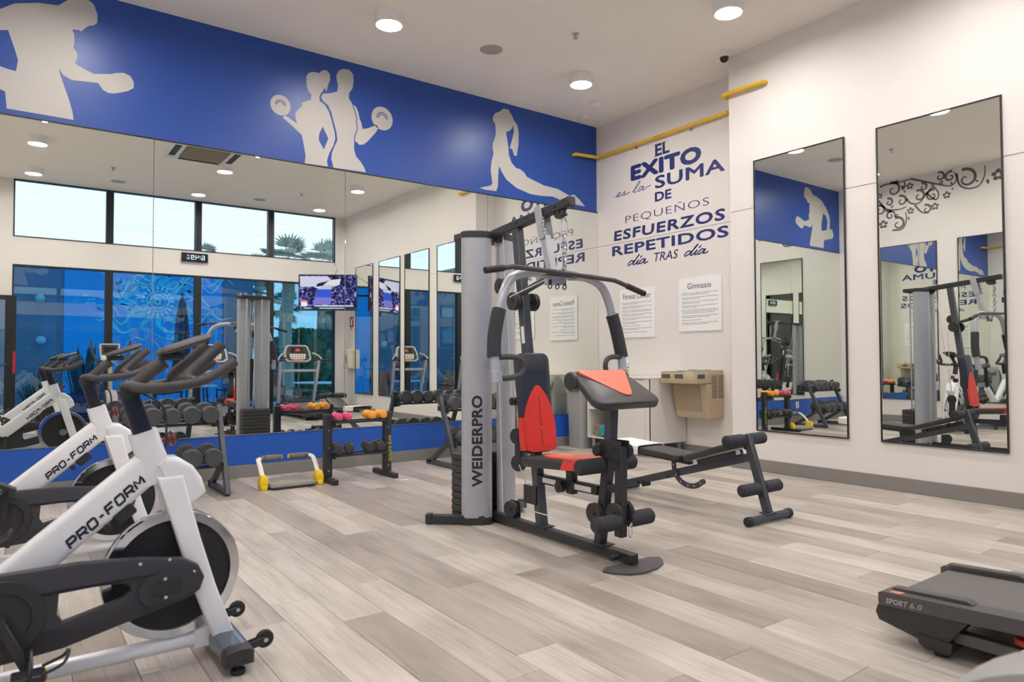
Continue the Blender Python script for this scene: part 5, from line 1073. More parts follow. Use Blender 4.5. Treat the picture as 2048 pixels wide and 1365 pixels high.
# ---------------------------------------------------------------- treadmills
def treadmill(cx, y0, label, detail=True):
    o = thing('treadmill', label, 'treadmill', (cx, y0, 0), 'treadmills facing the windows')
    sl = 0.055; zt = lambda l: 0.185+sl*l
    W = lambda x, l, z: V(cx+x, y0-l, z)
    def T(name, mb, m, par=None): return obj(name, mb, m, par or o)
    lz = lambda u, v, wv: V(cx+wv, y0-u, v)
    belt = T('belt', MB().bar(W(0, 0.03, zt(0.03)-0.020), W(0, 1.36, zt(1.36)-0.020), 0.44, 0.014, (1, 0, 0), 0.002), BELT)
    T('deck', MB().bar(W(0, 0.05, zt(0.05)-0.048), W(0, 1.36, zt(1.36)-0.048), 0.50, 0.03, (1, 0, 0), 0.002), BPLAST)
    T('rear_roller', MB().cyl(W(-0.225, 0.045, zt(0)-0.045), W(0.225, 0.045, zt(0)-0.045), 0.026, seg=18), BELT, belt)
    for s in (-1, 1):
        r = T('side_rail', MB().poly([[(0.0, zt(0)-0.045), (0.0, zt(0)-0.006), (0.012, zt(0.012)), (1.40, zt(1.40)), (1.40, zt(1.40)-0.05), (0.005, zt(0)-0.05)]], lz, s*0.225, s*0.308), DGREY)
        T('rail_cap', MB().poly([[(0.035, zt(0)+0.002), (0.03, zt(0)+0.012), (0.28, zt(0.28)+0.012), (0.30, zt(0.30)+0.002)]], lz, s*0.220, s*0.262), DGREY, r)
        T('rear_cover', MB().poly([[(-0.004, zt(0)-0.052), (-0.012, 0.105), (0.0, 0.078), (0.14, 0.048), (0.19, 0.044), (0.235, 0.062), (0.275, 0.118), (0.30, zt(0.3)-0.052)]], lz, s*0.215, s*0.304), BPLAST, r)
        ft = T('rear_foot', MB().rings([[W(s*0.262+dx*k, 0.20+dy*k, z) for dx, dy in ((-.05, -.06), (.05, -.06), (.05, .05), (-.05, .05))] for z, k in ((0.018, 0.7), (0.035, 0.95), (0.066, 1.05))]), BPLAST, r)
        T('foot_pad', MB().cyl(W(s*0.262, 0.20, 0.001), W(s*0.262, 0.20, 0.022), 0.026, seg=16, bev=0.003), RUBBER, ft)
        T('lower_frame', MB().bar(W(s*0.262, 0.24, 0.085), W(s*0.262, 1.62, 0.072), 0.045, 0.04, (1, 0, 0), 0.003), DGREY)
        if s < 0:
            mb = MB(); put_text(mb, 'SPORT', lambda a, t: W(-0.3085, 0.028+0.078*a, zt(0.03)-0.040+0.004*a+0.020*t), 0.035, 0.2, 1.1); T('rail_lettering', mb, mat('pale_grey_print', (176, 174, 176), 0.4), r)
            mb = MB(); put_text(mb, '6.0', lambda a, t: W(-0.3085, 0.113+0.042*a, zt(0.11)-0.040+0.003*a+0.020*t), 0.012, 0.2, 1.1); T('rail_lettering', mb, mat('pale_grey_print', (176, 174, 176), 0.4), r)
            T('logo_sticker', MB().poly([[(0.035, -0.298), (0.075, -0.298), (0.08, -0.27), (0.04, -0.27)]], lambda u, v, wv: W(v, u, zt(u)+wv), 0.0004, 0.001), mat('red_white_sticker', (226, 140, 128), 0.5, var=0.35, scale=60), r)
        up = T('upright', MB().bar(W(s*0.335, 1.60, 0.06), W(s*0.375, 1.33, 1.06), 0.045, 0.075, (1, 0, 0), 0.008), SILVER)
        T('upright_boot', MB().bar(W(s*0.335, 1.605, 0.02), W(s*0.342, 1.55, 0.24), 0.065, 0.10, (1, 0, 0), 0.010), BPLAST, up)
        T('hand_rail', MB().tube([W(s*0.385, 1.37, 1.045), W(s*0.41, 1.22, 1.065), W(s*0.425, 1.02, 1.06), W(s*0.425, 0.90, 1.05)], 0.021, 12, 4), BPLAST, up)
        T('wing', MB().rings([[W(s*(0.27+dx), 1.30+0.16*dx, 1.05+dz*k+0.16*dx*0) for dz in (0,)] for dx, k in ()]) if False else MB().tube([W(s*0.26, 1.40, 1.20), W(s*0.34, 1.36, 1.17), W(s*0.415, 1.31, 1.09), W(s*0.40, 1.30, 1.045), W(s*0.30, 1.32, 1.03)], 0.017, 10, 4), SILVER, up)
        T('cup_holder', MB().cyl(W(s*0.325, 1.34, 1.03), W(s*0.325, 1.35, 1.12), 0.045, 0.05, 18), BPLAST, up)
    hood = MB().rings([[W(x*w_, l, z) for x, z in ((-0.31, zb), (-0.31, zb+h*0.6), (-0.22, zb+h), (0.22, zb+h), (0.31, zb+h*0.6), (0.31, zb))] for l, zb, h, w_ in ((1.36, 0.12, 0.15, 0.97), (1.42, 0.08, 0.24, 1), (1.66, 0.05, 0.25, 1), (1.80, 0.05, 0.18, 0.95), (1.83, 0.06, 0.08, 0.85))])
    T('motor_hood', hood, BPLAST)
    for s in (-1, 1): T('front_wheel', MB().cyl(W(s*0.30, 1.70, 0.04), W(s*0.33, 1.70, 0.04), 0.039, seg=18, bev=0.004), RUBBER)
    T('cross_bar', MB().bar(W(-0.36, 1.385, 0.86), W(0.36, 1.385, 0.86), 0.04, 0.05, (0, 1, 0), 0.006), SILVER)
    # console, leaning away from the runner
    co = W(0, 1.44, 1.03); cu_ = V(0, -0.30, 0.95).normalized(); cn = V(0, 0.95, 0.30)
    fc = lambda u, v, wv: co+V(-u, 0, 0)+cu_*v+cn*wv
    shell = [(-0.20, 0.0), (0.20, 0.0), (0.265, 0.05), (0.255, 0.20), (0.215, 0.315), (0.17, 0.34), (-0.17, 0.34), (-0.215, 0.315), (-0.255, 0.20), (-0.265, 0.05)]
    con = T('console', MB().poly([shell], fc, -0.06, 0.012), SILVER)
    T('console_face', MB().poly([[(p[0]*0.86, 0.17+(p[1]-0.17)*0.86) for p in shell]], fc, 0.012, 0.017), BPLAST, con)
    T('display', MB().poly([[(-0.13, 0.185), (0.13, 0.185), (0.12, 0.285), (-0.12, 0.285)]], fc, 0.017, 0.019), mat('dark_display', (30, 26, 28), 0.15), con)
    T('readout', MB().poly([[(-0.05, 0.21), (0.04, 0.21), (0.03, 0.26), (-0.04, 0.26)]], fc, 0.019, 0.0195), emit('red_readout_glow', (0.9, 0.12, 0.1), 0.8), con)
    T('key_panel', MB().poly([[(-0.14, 0.05), (0.14, 0.05), (0.16, 0.155), (-0.16, 0.155)]], fc, 0.017, 0.0195), mat('pale_key_panel', (222, 220, 214), 0.4), con)
    kp = MB()
    for i in range(5):
        for j in range(2): kp.poly([[(-0.12+i*0.052, 0.065+j*0.042), (-0.085+i*0.052, 0.065+j*0.042), (-0.085+i*0.052, 0.09+j*0.042), (-0.12+i*0.052, 0.09+j*0.042)]], fc, 0.0195, 0.0225)
    T('key', kp, mat('warm_grey_plastic', (150, 146, 140)), con)['kind'] = 'stuff'
    T('safety_strip', MB().poly([[(-0.10, 0.018), (0.10, 0.018), (0.10, 0.042), (-0.10, 0.042)]], fc, 0.017, 0.02), mat('coral_print', (226, 120, 90), 0.5), con)
    return o
treadmill(-3.17, -5.205, 'dark grey treadmill whose rear end enters the frame at the lower right')
treadmill(-1.58, -5.33, 'dark treadmill with silver console in front of the hedge window, seen in the mirror')
co_ = thing('power_cord', 'coiled red cord with a white plug tucked under the treadmill at the lower right', 'cord', (-3.40, -5.66, 0.1))
pts = [V(-3.41+0.030*math.cos(a*2*PI/12), -5.66-0.035*math.sin(a*2*PI/12), 0.1140+0.0004*a) for a in range(0, 40)]
obj('coil', MB().tube(pts, 0.0075, 6), mat('red_cable', (200, 60, 44), 0.5), co_)
obj('plug', MB().bb(-3.472, -3.457, -5.70, -5.655, 0.085, 0.112, 0.004), PAPER, co_)

# ---------------------------------------------------------------- elliptical
ex, ey = -4.80, -6.20
el = thing('elliptical_trainer', 'grey elliptical trainer whose round housing fills the lower right corner', 'exercise machine', (ex, ey, 0))
def E_(name, mb, m, par=None): return obj(name, mb, m, par or el)
hs = E_('housing', MB().lathe([(0.25, -0.085), (0.275, -0.075), (0.282, -0.05), (0.282, 0.05), (0.275, 0.075), (0.25, 0.085)], (ex, ey, 0.315), (1, 0, 0), 48), PGREY)
for s in (-1, 1):
    E_('side_disc', MB().lathe([(0.262, 0.0), (0.255, 0.012), (0.10, 0.020), (0.003, 0.022)], (ex+s*0.086, ey, 0.315), (s, 0, 0), 40), BPLAST, hs)
E_('base_beam', MB().bb(ex-0.04, ex+0.04, ey-0.42, ey+0.62, 0.02, 0.075, 0.006), BPLAST)
for y in (ey-0.42, ey+0.60): E_('stabilizer', MB().cyl((ex-0.27, y, 0.032), (ex+0.27, y, 0.032), 0.030, seg=16, bev=0.006), BPLAST)
E_('mast', MB().tube([(ex, ey-0.05, 0.55), (ex, ey-0.10, 0.80), (ex, ey-0.13, 1.08)], 0.032, 14), PGREY)
co = V(ex, ey-0.14, 1.06); cu_ = V(0, -0.22, 0.97).normalized(); cn = V(0, 0.97, 0.22)
fc = lambda u, v, wv: co+V(-u, 0, 0)+cu_*v+cn*wv
con = E_('console', MB().poly([[(-0.13, 0.02), (-0.09, 0), (0.09, 0), (0.13, 0.02), (0.145, 0.27), (0.13, 0.285), (-0.13, 0.285), (-0.145, 0.27)]], fc, -0.05, 0.014), SILVER)
E_('display', MB().poly([[(-0.115, 0.095), (0.115, 0.095), (0.12, 0.265), (-0.12, 0.265)]], fc, 0.014, 0.018), BPLAST, con)
E_('display_glass', MB().poly([[(-0.085, 0.135), (0.085, 0.135), (0.09, 0.23), (-0.09, 0.23)]], fc, 0.018, 0.0195), mat('dark_display', (30, 26, 28), 0.15), con)
E_('key_panel', MB().poly([[(-0.115, 0.02), (0.115, 0.02), (0.115, 0.085), (-0.115, 0.085)]], fc, 0.014, 0.0175), mat('pale_key_panel', (222, 220, 214), 0.4), con)
for s in (-1, 1):
    E_('swing_arm', MB().tube([(ex+s*0.17, ey+0.02, 0.40), (ex+s*0.18, ey-0.01, 0.75), (ex+s*0.185, ey-0.03, 1.02), (ex+s*0.22, ey-0.04, 1.12), (ex+s*0.265, ey-0.045, 1.22), (ex+s*0.275, ey-0.05, 1.40)], 0.0165, 12, 4), BAR)
    E_('pedal_rail', MB().tube([(ex+s*0.17, ey+0.02, 0.40), (ex+s*0.17, ey+0.20, 0.27), (ex+s*0.17, ey+0.55, 0.22)], 0.018, 10, 3), PGREY)
    E_('pedal', MB().box((ex+s*0.17, ey+0.40, 0.268), (0.13, 0.30, 0.025), rotm(x=-6), 0.008), BPLAST)
    E_('roller_wheel', MB().cyl((ex+s*0.155, ey+0.56, 0.215), (ex+s*0.185, ey+0.56, 0.215), 0.03, seg=16), RUBBER)
    E_('crank_hub', MB().cyl((ex+s*0.105, ey, 0.40), (ex+s*0.19, ey+0.02, 0.40), 0.022, seg=14), PGREY)

# ---------------------------------------------------------------- things on the window side of the room
ck = thing('wall_clock', 'black digital wall clock reading 6:49 above the tinted windows, seen in the mirror', 'clock', (-3.335, YB, 2.985))
cx0, cx1, cz0, cz1, yf = -3.565, -3.105, 2.903, 3.068, YB+0.05
obj('case', MB().bb(cx0, cx1, YB+0.0125, yf, cz0, cz1, 0.006), mat('black_clock_case', (24, 26, 40), 0.25), ck)
seg7 = {'6': 'afedcg', '4': 'fgbc', '9': 'abfgcd'}
def digit(ch_, xl, wd, z0, h, mb):
    t = h*0.125; X = lambda s: xl-wd*s
    bars_ = {'a': (0, 1, h-t, h), 'g': (0, 1, (h-t)/2, (h+t)/2), 'd': (0, 1, 0, t), 'f': (0, t/wd, h/2, h), 'b': (1-t/wd, 1, h/2, h), 'e': (0, t/wd, 0, h/2), 'c': (1-t/wd, 1, 0, h/2)}
    for k in seg7[ch_]:
        a, b, c, d = bars_[k]; mb.quad((X(a), yf+0.001, z0+c), (X(b), yf+0.001, z0+c), (X(b), yf+0.001, z0+d), (X(a), yf+0.001, z0+d))
mb = MB(); zz, hh = cz0+0.042, 0.085
digit('6', -3.165, 0.056, zz, hh, mb); digit('4', -3.268, 0.056, zz, hh, mb); digit('9', -3.345, 0.056, zz, hh, mb)
for z in (zz+0.02, zz+0.056): mb.quad((-3.237, yf+0.001, z), (-3.250, yf+0.001, z), (-3.250, yf+0.001, z+0.013), (-3.237, yf+0.001, z+0.013))
put_text(mb, 'AM', lambda s, t: (-3.425-0.045*s, yf+0.001, zz+0.06+0.024*t)); put_text(mb, '22', lambda s, t: (-3.425-0.05*s, yf+0.001, zz+0.005+0.035*t), 0.01)
o = obj('digits', mb, DIGIT, ck); o['kind'] = 'stuff'
# television on its arm in the corner
def tvmat():
    m = bpy.data.materials.new('tv_news_picture'); m.use_nodes = True; nt = m.node_tree; nt.nodes.clear(); N = nt.nodes; L = nt.links
    o = N.new('ShaderNodeOutputMaterial'); e = N.new('ShaderNodeEmission'); t = N.new('ShaderNodeTexCoord')
    v = N.new('ShaderNodeTexVoronoi'); v.inputs['Scale'].default_value = 26; n = N.new('ShaderNodeTexNoise'); n.inputs['Scale'].default_value = 5; n.inputs['Detail'].default_value = 6
    L.new(t.outputs['Object'], v.inputs['Vector']); L.new(t.outputs['Object'], n.inputs['Vector'])
    mx = N.new('ShaderNodeMix'); mx.data_type = 'RGBA'; mx.inputs[0].default_value = 0.5; L.new(v.outputs['Color'], mx.inputs[6]); L.new(n.outputs['Fac'], mx.inputs[7])
    s = N.new('ShaderNodeSeparateColor'); L.new(mx.outputs[2], s.inputs[0])
    r = N.new('ShaderNodeValToRGB'); el_ = r.color_ramp.elements
    el_[0].position = 0.36; el_[0].color = (0.015, 0.015, 0.06, 1); el_[1].position = 0.80; el_[1].color = (0.55, 0.52, 0.95, 1)
    k = el_.new(0.54); k.color = (0.04, 0.04, 0.18, 1); k = el_.new(0.64); k.color = (0.16, 0.16, 0.48, 1)
    L.new(s.outputs[0], r.inputs[0]); L.new(r.outputs[0], e.inputs[0]); e.inputs[1].default_value = 0.9; L.new(e.outputs[0], o.inputs[0]); return m
tv0, tv1 = V(-1.50, -7.00, 0), V(-0.53, -6.40, 0); tz0, tz1 = 2.045, 2.765
td = (tv1-tv0); tL = td.length; td.normalize(); tn = V(-td.y, td.x, 0)
tv = thing('television', 'flat television showing a news crowd, on a wall arm, seen in the mirror', 'television', (-1.0, -6.7, 2.4))
ft_v = lambda u, v, wv: tv0+td*(u*tL)+V(0, 0, tz0+(tz1-tz0)*v)+tn*wv
def quadp(u0, u1, v0, v1): return [(u0, v0), (u1, v0), (u1, v1), (u0, v1)]
obj('bezel', MB().poly([quadp(0, 1, 0, 1)], ft_v, -0.045, 0.0), BPLAST, tv)
scr = obj('screen', MB().poly([quadp(0.012, 0.988, 0.03, 0.978)], ft_v, 0.0, 0.002), tvmat(), tv)
def pic(name, loops, col, st, k): return obj(name, MB().poly([loops], ft_v, 0.002, 0.0025+0.0005*k), emit(name+'_glow', col, st), scr)
# the room sees the picture from the mirror side: u runs with +x
pic('picture_sky', [(0.03, 0.66), (0.30, 0.66), (0.32, 0.74), (0.55, 0.86), (0.50, 0.95), (0.02, 0.95)], (0.72, 0.7, 0.95), 0.9, 1)
pic('picture_smoke', [(0.26, 0.64), (0.36, 0.60), (0.52, 0.84), (0.72, 0.88), (0.70, 0.72), (0.60, 0.66), (0.45, 0.70)], (0.85, 0.8, 0.85), 0.9, 2)
pic('picture_car_roof', [(0.32, 0.58), (0.42, 0.70), (0.58, 0.71), (0.56, 0.58)], (0.6, 0.62, 0.8), 0.9, 3)
pic('picture_car_screen', [(0.28, 0.36), (0.35, 0.59), (0.56, 0.59), (0.56, 0.36)], (0.05, 0.12, 0.75), 0.9, 4)
pic('picture_car_bonnet', [(0.24, 0.17), (0.28, 0.365), (0.56, 0.365), (0.55, 0.17)], (0.28, 0.25, 0.8), 0.8, 5)
pic('caption_bar', quadp(0.05, 0.97, 0.035, 0.105), (0.04, 0.06, 0.12), 0.8, 6)
pic('headline_bar', quadp(0.28, 0.94, 0.115, 0.15), (0.7, 0.7, 0.95), 0.9, 6)
pic('channel_box', quadp(0.045, 0.145, 0.115, 0.24), (0.95, 0.95, 0.95), 0.9, 7); pic('channel_box_top', quadp(0.04, 0.15, 0.235, 0.29), (0.9, 0.2, 0.35), 0.9, 7)
pic('caption_line', quadp(0.09, 0.22, 0.055, 0.08), (0.8, 0.85, 0.95), 0.8, 8); pic('caption_line', quadp(0.36, 0.78, 0.055, 0.08), (0.7, 0.8, 0.9), 0.8, 8)
mid = tv0+td*(tL*0.5)-tn*0.045+V(0, 0, 2.40)
obj('wall_arm', MB().bar(mid, (-0.40, -7.0, 2.40), 0.04, 0.03, (0, 0, 1), 0.004).box(mid+tn*0.006, (0.02, 0.22, 0.22), Matrix((tn, td, V(0, 0, 1))).transposed(), 0.003).bb(-0.40, -0.381, -7.06, -6.94, 2.30, 2.50, 0.002), BLACKF, tv)
obj('power_cable', MB().tube([mid+V(0, 0, 0.1), mid+V(0.15, -0.3, 0.25), V(-0.55, YB+0.015, 2.95), V(-0.60, YB+0.012, 3.10)], 0.005, 6, 5), BPLAST, tv)
ds = thing('paper_dispenser', 'cream paper dispenser box on the right wall below the television, seen in the mirror', 'dispenser', (BX, -6.98, 0.9))
obj('body', MB().bb(BX-0.135, BX-0.001, -7.12, -6.84, 0.88, 1.28, 0.02, 3), mat('cream_plastic', (226, 222, 204), 0.4), ds)
obj('window_strip', MB().bb(BX-0.1365, BX-0.134, -7.0, -6.96, 1.0, 1.16, 0.001), DGREY, ds); obj('lock', MB().cyl((BX-0.09, -6.84, 1.25), (BX-0.09, -6.835, 1.25), 0.012, seg=12), STEEL, ds)
sg = thing('extinguisher_sign', 'small red and white fire extinguisher sign on the right wall under the television', 'sign', (BX, -7.0, 1.75))
obj('panel', MB().bb(BX-0.004, BX-0.001, -7.09, -6.91, 1.74, 1.96, 0.001), mat('red_sign_print', (196, 38, 46), 0.4), sg)
obj('extinguisher_symbol', MB().poly([[(-7.04, 1.78), (-6.98, 1.78), (-6.98, 1.88), (-6.95, 1.90), (-6.95, 1.92), (-7.0, 1.91), (-7.04, 1.88)]], lambda u, v, wv: V(wv, u, v), BX-0.0052, BX-0.004), PAPER, sg)
obj('arrow', MB().poly([[(-7.04, 1.715), (-6.96, 1.715), (-7.0, 1.68)]], lambda u, v, wv: V(wv, u, v), BX-0.003, BX-0.001), mat('red_sign_print', (196, 38, 46)), sg)
bo_ = thing('step_bench', 'low beige box bench with dark rolled top in the far window corner', 'bench', (-0.80, -6.9, 0))
obj('box_body', MB().rings([[V(-0.80+x*w_, -6.9+y*w_, z) for x, y in ((-.27, -.14), (.27, -.14), (.27, .14), (-.27, .14))] for z, w_ in ((0.001, 1.08), (0.30, 0.9))]), mat('beige_box', (206, 196, 180), 0.6), bo_)
obj('rolled_top', MB().cyl((-1.04, -6.85, 0.345), (-0.56, -6.85, 0.345), 0.045, seg=18, bev=0.008), BVINYL, bo_)

# ---------------------------------------------------------------- outside, seen through the tinted windows by way of the mirrors
OZ = -0.20
PAVE = mat('pale_deck_paving', (176, 172, 166), 0.7, var=0.08, scale=3)
px0, px1, py0, py1 = -4.6, 1.4, -13.6, -10.6          # pool opening
struct('ground', MB().bb(-20, 16, -45, py0, OZ-0.3, OZ).bb(-20, 16, py1, YB-0.155, OZ-0.3, OZ).bb(-20, px0, py0, py1, OZ-0.3, OZ).bb(px1, 16, py0, py1, OZ-0.3, OZ), PAVE)
pool = thing('swimming_pool', 'turquoise swimming pool on the terrace beyond the tinted windows', 'pool', ((px0+px1)/2, (py0+py1)/2, OZ))
obj('basin', MB().bb(px0, px1, py0, py1, OZ-0.75, OZ-0.70).bb(px0-0.06, px0-0.001, py0, py1, OZ-0.7, OZ+0.03, 0.005).bb(px1+0.001, px1+0.06, py0, py1, OZ-0.7, OZ+0.03, 0.005), mat('pool_tile', (110, 214, 226), 0.4, var=0.06, scale=8), pool)
obj('water', MB().bb(px0+0.002, px1-0.002, py0+0.002, py1-0.002, OZ-0.10, OZ-0.06), mat('pool_water', (60, 190, 214), 0.06, var=0.15, scale=2.5, bump=0.2), pool)
obj('coping', MB().bb(px0-0.25, px1+0.25, py1, py1+0.25, OZ+0.001, OZ+0.03, 0.008).bb(px0-0.25, px1+0.25, py0-0.25, py0, OZ+0.001, OZ+0.03, 0.008), mat('pale_coping', (214, 212, 206), 0.6), pool)

DKB = mat('dark_slate_render', (104, 120, 146), 0.7, var=0.05, scale=2)
BW = mat('bright_blue_render', (16, 160, 236), 0.6, var=0.05, scale=1.5)
CY = mat('cyan_mural_paint', (70, 205, 240), 0.6, var=0.25, scale=3)
CYL = mat('light_cyan_mural_paint', (170, 238, 248), 0.6, var=0.2, scale=3)
hall = thing('poolside_building', 'dark slate low building with a bright blue painted wall behind the pool', 'building', (-3, -16.5, OZ))
obj('wall', MB().bb(-11.7, 0.15, -20, -16.06, OZ, 3.92), DKB, hall)
obj('roof_edge', MB().bb(-11.55, 0.25, -20.1, -15.98, 3.92, 4.05, 0.01), mat('roof_slate', (60, 64, 74), 0.7), hall)
obj('door', MB().bb(-0.62, -0.05, -16.06, -16.03, OZ+0.01, 2.05, 0.004), mat('grey_service_door', (96, 104, 122), 0.5), hall)
bwall = obj('blue_wall', MB().bb(-4.90, -0.80, -16.06, -16.0, OZ, 3.92), BW, hall); bwall['label'] = 'bright blue painted wall'
YM = -15.9985
fy = lambda u, v: (u, YM, v)
mc = (-2.59, 2.80)
mb = MB(); rg = random.Random(5)
for k in range(15):                                   # drifting wave strokes round a plain sunburst
    a = 2*PI*k/15+0.2; r0 = 0.52; pts = []
    for j in range(7):
        t = j/6; r = r0+t*(0.55+0.35*rg.random()); aa = a+0.5*math.sin(t*4+k)*t
        pts.append((mc[0]+r*math.cos(aa), mc[1]+r*math.sin(aa)*0.9, 1.3-1.1*t))
    ribbon(mb, pts, 0.13, fy, 4)
obj('sunburst_stroke', mb, CY, bwall)['kind'] = 'stuff'
mb = MB()
for i in range(34):
    x0_ = rg.uniform(-4.2, -1.3); z0_ = rg.uniform(0.6, 3.5); L_ = rg.uniform(0.5, 1.1); ph = rg.random()*6; sw = rg.uniform(0.06, 0.16)
    ribbon(mb, [(x0_+L_*t, z0_+sw*math.sin(ph+t*7)+0.15*math.sin(ph*2+t*3), 0.35+0.9*math.sin(PI*t)) for t in [j/9 for j in range(10)]], 0.035, lambda u, v: (u, YM+0.0015, v), 3)
obj('wave_stroke', mb, CYL, bwall)['kind'] = 'stuff'
mb = MB()
for r, wd in ((0.08, 0.05), (0.20, 0.03), (0.29, 0.03)):
    ribbon(mb, [(mc[0]+r*math.cos(a), mc[1]+r*math.sin(a)) for a in [2*PI*k/24 for k in range(25)]], wd, lambda u, v: (u, YM+0.003, v), 1)
for k in range(20):
    a = 2*PI*k/20; ribbon(mb, [(mc[0]+r*math.cos(a+0.1*(r-0.3)), mc[1]+r*math.sin(a+0.1*(r-0.3)), f) for r, f in ((0.33, 0.5), (0.40, 1.3), (0.47, 0.3))], 0.05, lambda u, v: (u, YM+0.003, v), 2)
obj('medallion', mb, CYL, bwall)['kind'] = 'stuff'
mb = MB()
for k in range(7):
    x0_ = -4.35+rg.uniform(-0.2, 0.3); z0_ = 2.75+rg.uniform(-0.15, 0.15); mb.quad(fy(x0_, z0_), fy(x0_+0.07, z0_+0.022), fy(x0_+0.16, z0_), fy(x0_+0.07, z0_-0.02))
obj('fish', mb, CYL, bwall)['kind'] = 'stuff'
for x, z in ((-5.45, 2.75), (-5.42, 1.62)):
    o = thing('wall_lamp', 'round %s globe lamp on the dark slate wall left of the blue wall' % ('upper' if z > 2 else 'lower'), 'lamp', (x, -16.06, z), 'globe lamps on the slate wall')
    obj('back_plate', MB().cyl((x, -16.059, z), (x, -16.02, z), 0.07, seg=18), STEEL, o); obj('globe', MB().sphere((x, -15.92, z), 0.12), mat('pale_globe', (170, 205, 214), 0.25), o)
# hotel wing on the left, seen only in the framed mirrors
wing = thing('hotel_wing', 'beige banded hotel wing with dark windows, seen in the framed mirrors', 'building', (-14, -18, OZ))
obj('wall', MB().bb(-17, -12.2, -30, -10.5, OZ, 4.6), DKB, wing)
for z in (0.95, 2.55, 4.05): obj('band', MB().bb(-12.2, -12.0, -30, -10.4, z, z+0.55, 0.01), mat('beige_render', (196, 184, 164), 0.7), wing)
for z in (1.55, 3.15):
    for k in range(7):
        w_ = obj('window', MB().bb(-12.2, -12.16, -12.6-k*2.4, -11.2-k*2.4, z, z+0.85, 0.01), FRAMEB, wing)
        obj('pane', MB().bb(-12.16, -12.15, -12.5-k*2.4, -11.3-k*2.4, z+0.06, z+0.79), mat('dark_blue_pane', (60, 96, 130), 0.1), w_)
obj('roof', MB().rings([[V(x, y, z) for x, y in ((-17.4, -30.4), (-11.6, -30.4), (-11.6, -10.0), (-17.4, -10.0))] for z in (4.6, 4.72)]+[[V(x, y, 6.0) for x, y in ((-15, -28), (-14, -28), (-14, -12.5), (-15, -12.5))]]), mat('roof_slate', (60, 64, 74)), wing)

# parasol, chairs, tables
pa = thing('parasol', 'closed dark blue-grey parasol standing by the pool before the blue wall', 'parasol', (-3.06, -11.0, OZ)); PX, PY = -3.06, -9.95
pa.location = (PX, PY, OZ)
obj('base', MB().lathe([(0.30, 0.001), (0.28, 0.06), (0.06, 0.08)], (PX, PY, OZ), (0, 0, 1), 24), DGREY, pa)
obj('pole', MB().cyl((PX, PY, OZ+0.06), (PX, PY, 2.50), 0.022, seg=12), DGREY, pa)
R = []
for z, r in ((0.55, 0.10), (0.60, 0.17), (1.0, 0.155), (1.5, 0.135), (1.95, 0.105), (2.25, 0.07), (2.42, 0.035)):
    R.append([V(PX+r*(1+0.22*math.cos(8*a))*math.cos(a), PY+r*(1+0.22*math.cos(8*a))*math.sin(a), z) for a in [2*PI*k/48 for k in range(48)]])
obj('canopy', MB().rings(R), mat('slate_canvas', (78, 84, 104), 0.85, var=0.1, scale=12), pa)
obj('strap', MB().torus((PX, PY, 1.45), 0.155, 0.012, (0, 0, 1), 24, 6), DGREY, pa); obj('finial', MB().sphere((PX, PY, 2.51), 0.04), DGREY, pa)
TERRA = mat('terracotta_sling', (232, 128, 100), 0.8, var=0.1, scale=30)
def patio_chair(loc, rz, label, m):
    o = thing('patio_chair', label, 'chair', loc, 'patio chairs on the terrace'); o.rotation_euler = (0, 0, rz)
    P_ = lambda name, mb, mm, par=None: obj(name, mb, mm, par or o, world=False)
    P_('seat', MB().box((0, 0, 0.42), (0.50, 0.50, 0.05), rotm(x=3), 0.02, 2), m); P_('backrest', MB().box((0, 0.27, 0.70), (0.50, 0.05, 0.55), rotm(x=-12), 0.03, 2), m)
    for sx_ in (-1, 1):
        P_('side_frame', MB().tube([(sx_*0.27, -0.24, 0.0), (sx_*0.27, -0.25, 0.60), (sx_*0.27, -0.20, 0.64), (sx_*0.27, 0.22, 0.62), (sx_*0.27, 0.30, 0.95)], 0.016, 8, 3), BLACKF); P_('rear_leg', MB().tube([(sx_*0.27, 0.20, 0.62), (sx_*0.27, 0.28, 0.0)], 0.016, 8), BLACKF)
    return o
patio_chair((-0.95, -9.6, OZ), math.radians(70), 'terracotta patio chair left of the white table beyond the hedge window', TERRA)
patio_chair((0.55, -9.5, OZ), math.radians(-80), 'terracotta patio chair right of the white table beyond the hedge window', TERRA)
patio_chair((-2.2, -9.1, OZ), math.radians(-60), 'terracotta patio chair by the pool behind the mirrored grey columns', TERRA)
patio_chair((-3.55, -8.7, OZ), math.radians(100), 'terracotta patio chair near the closed parasol', TERRA)
def patio_table(x, y, r, label):
    o = thing('patio_table', label, 'table', (x, y, OZ), 'white tables on the terrace')
    obj('table_top', MB().lathe([(r-0.01, 0.70), (r, 0.71), (r, 0.725), (r-0.01, 0.735)], (x, y, OZ), (0, 0, 1), 36), PAPER, o)
    for k in range(4): a = PI/4+k*PI/2; obj('leg', MB().tube([(x+r*0.75*math.cos(a), y+r*0.75*math.sin(a), OZ), (x+r*0.55*math.cos(a), y+r*0.55*math.sin(a), OZ+0.70)], 0.016, 8), BLACKF, o)
patio_table(-0.18, -9.7, 0.50, 'round white terrace table before the hedge'); patio_table(-2.9, -9.2, 0.40, 'round white terrace table beside the parasol')

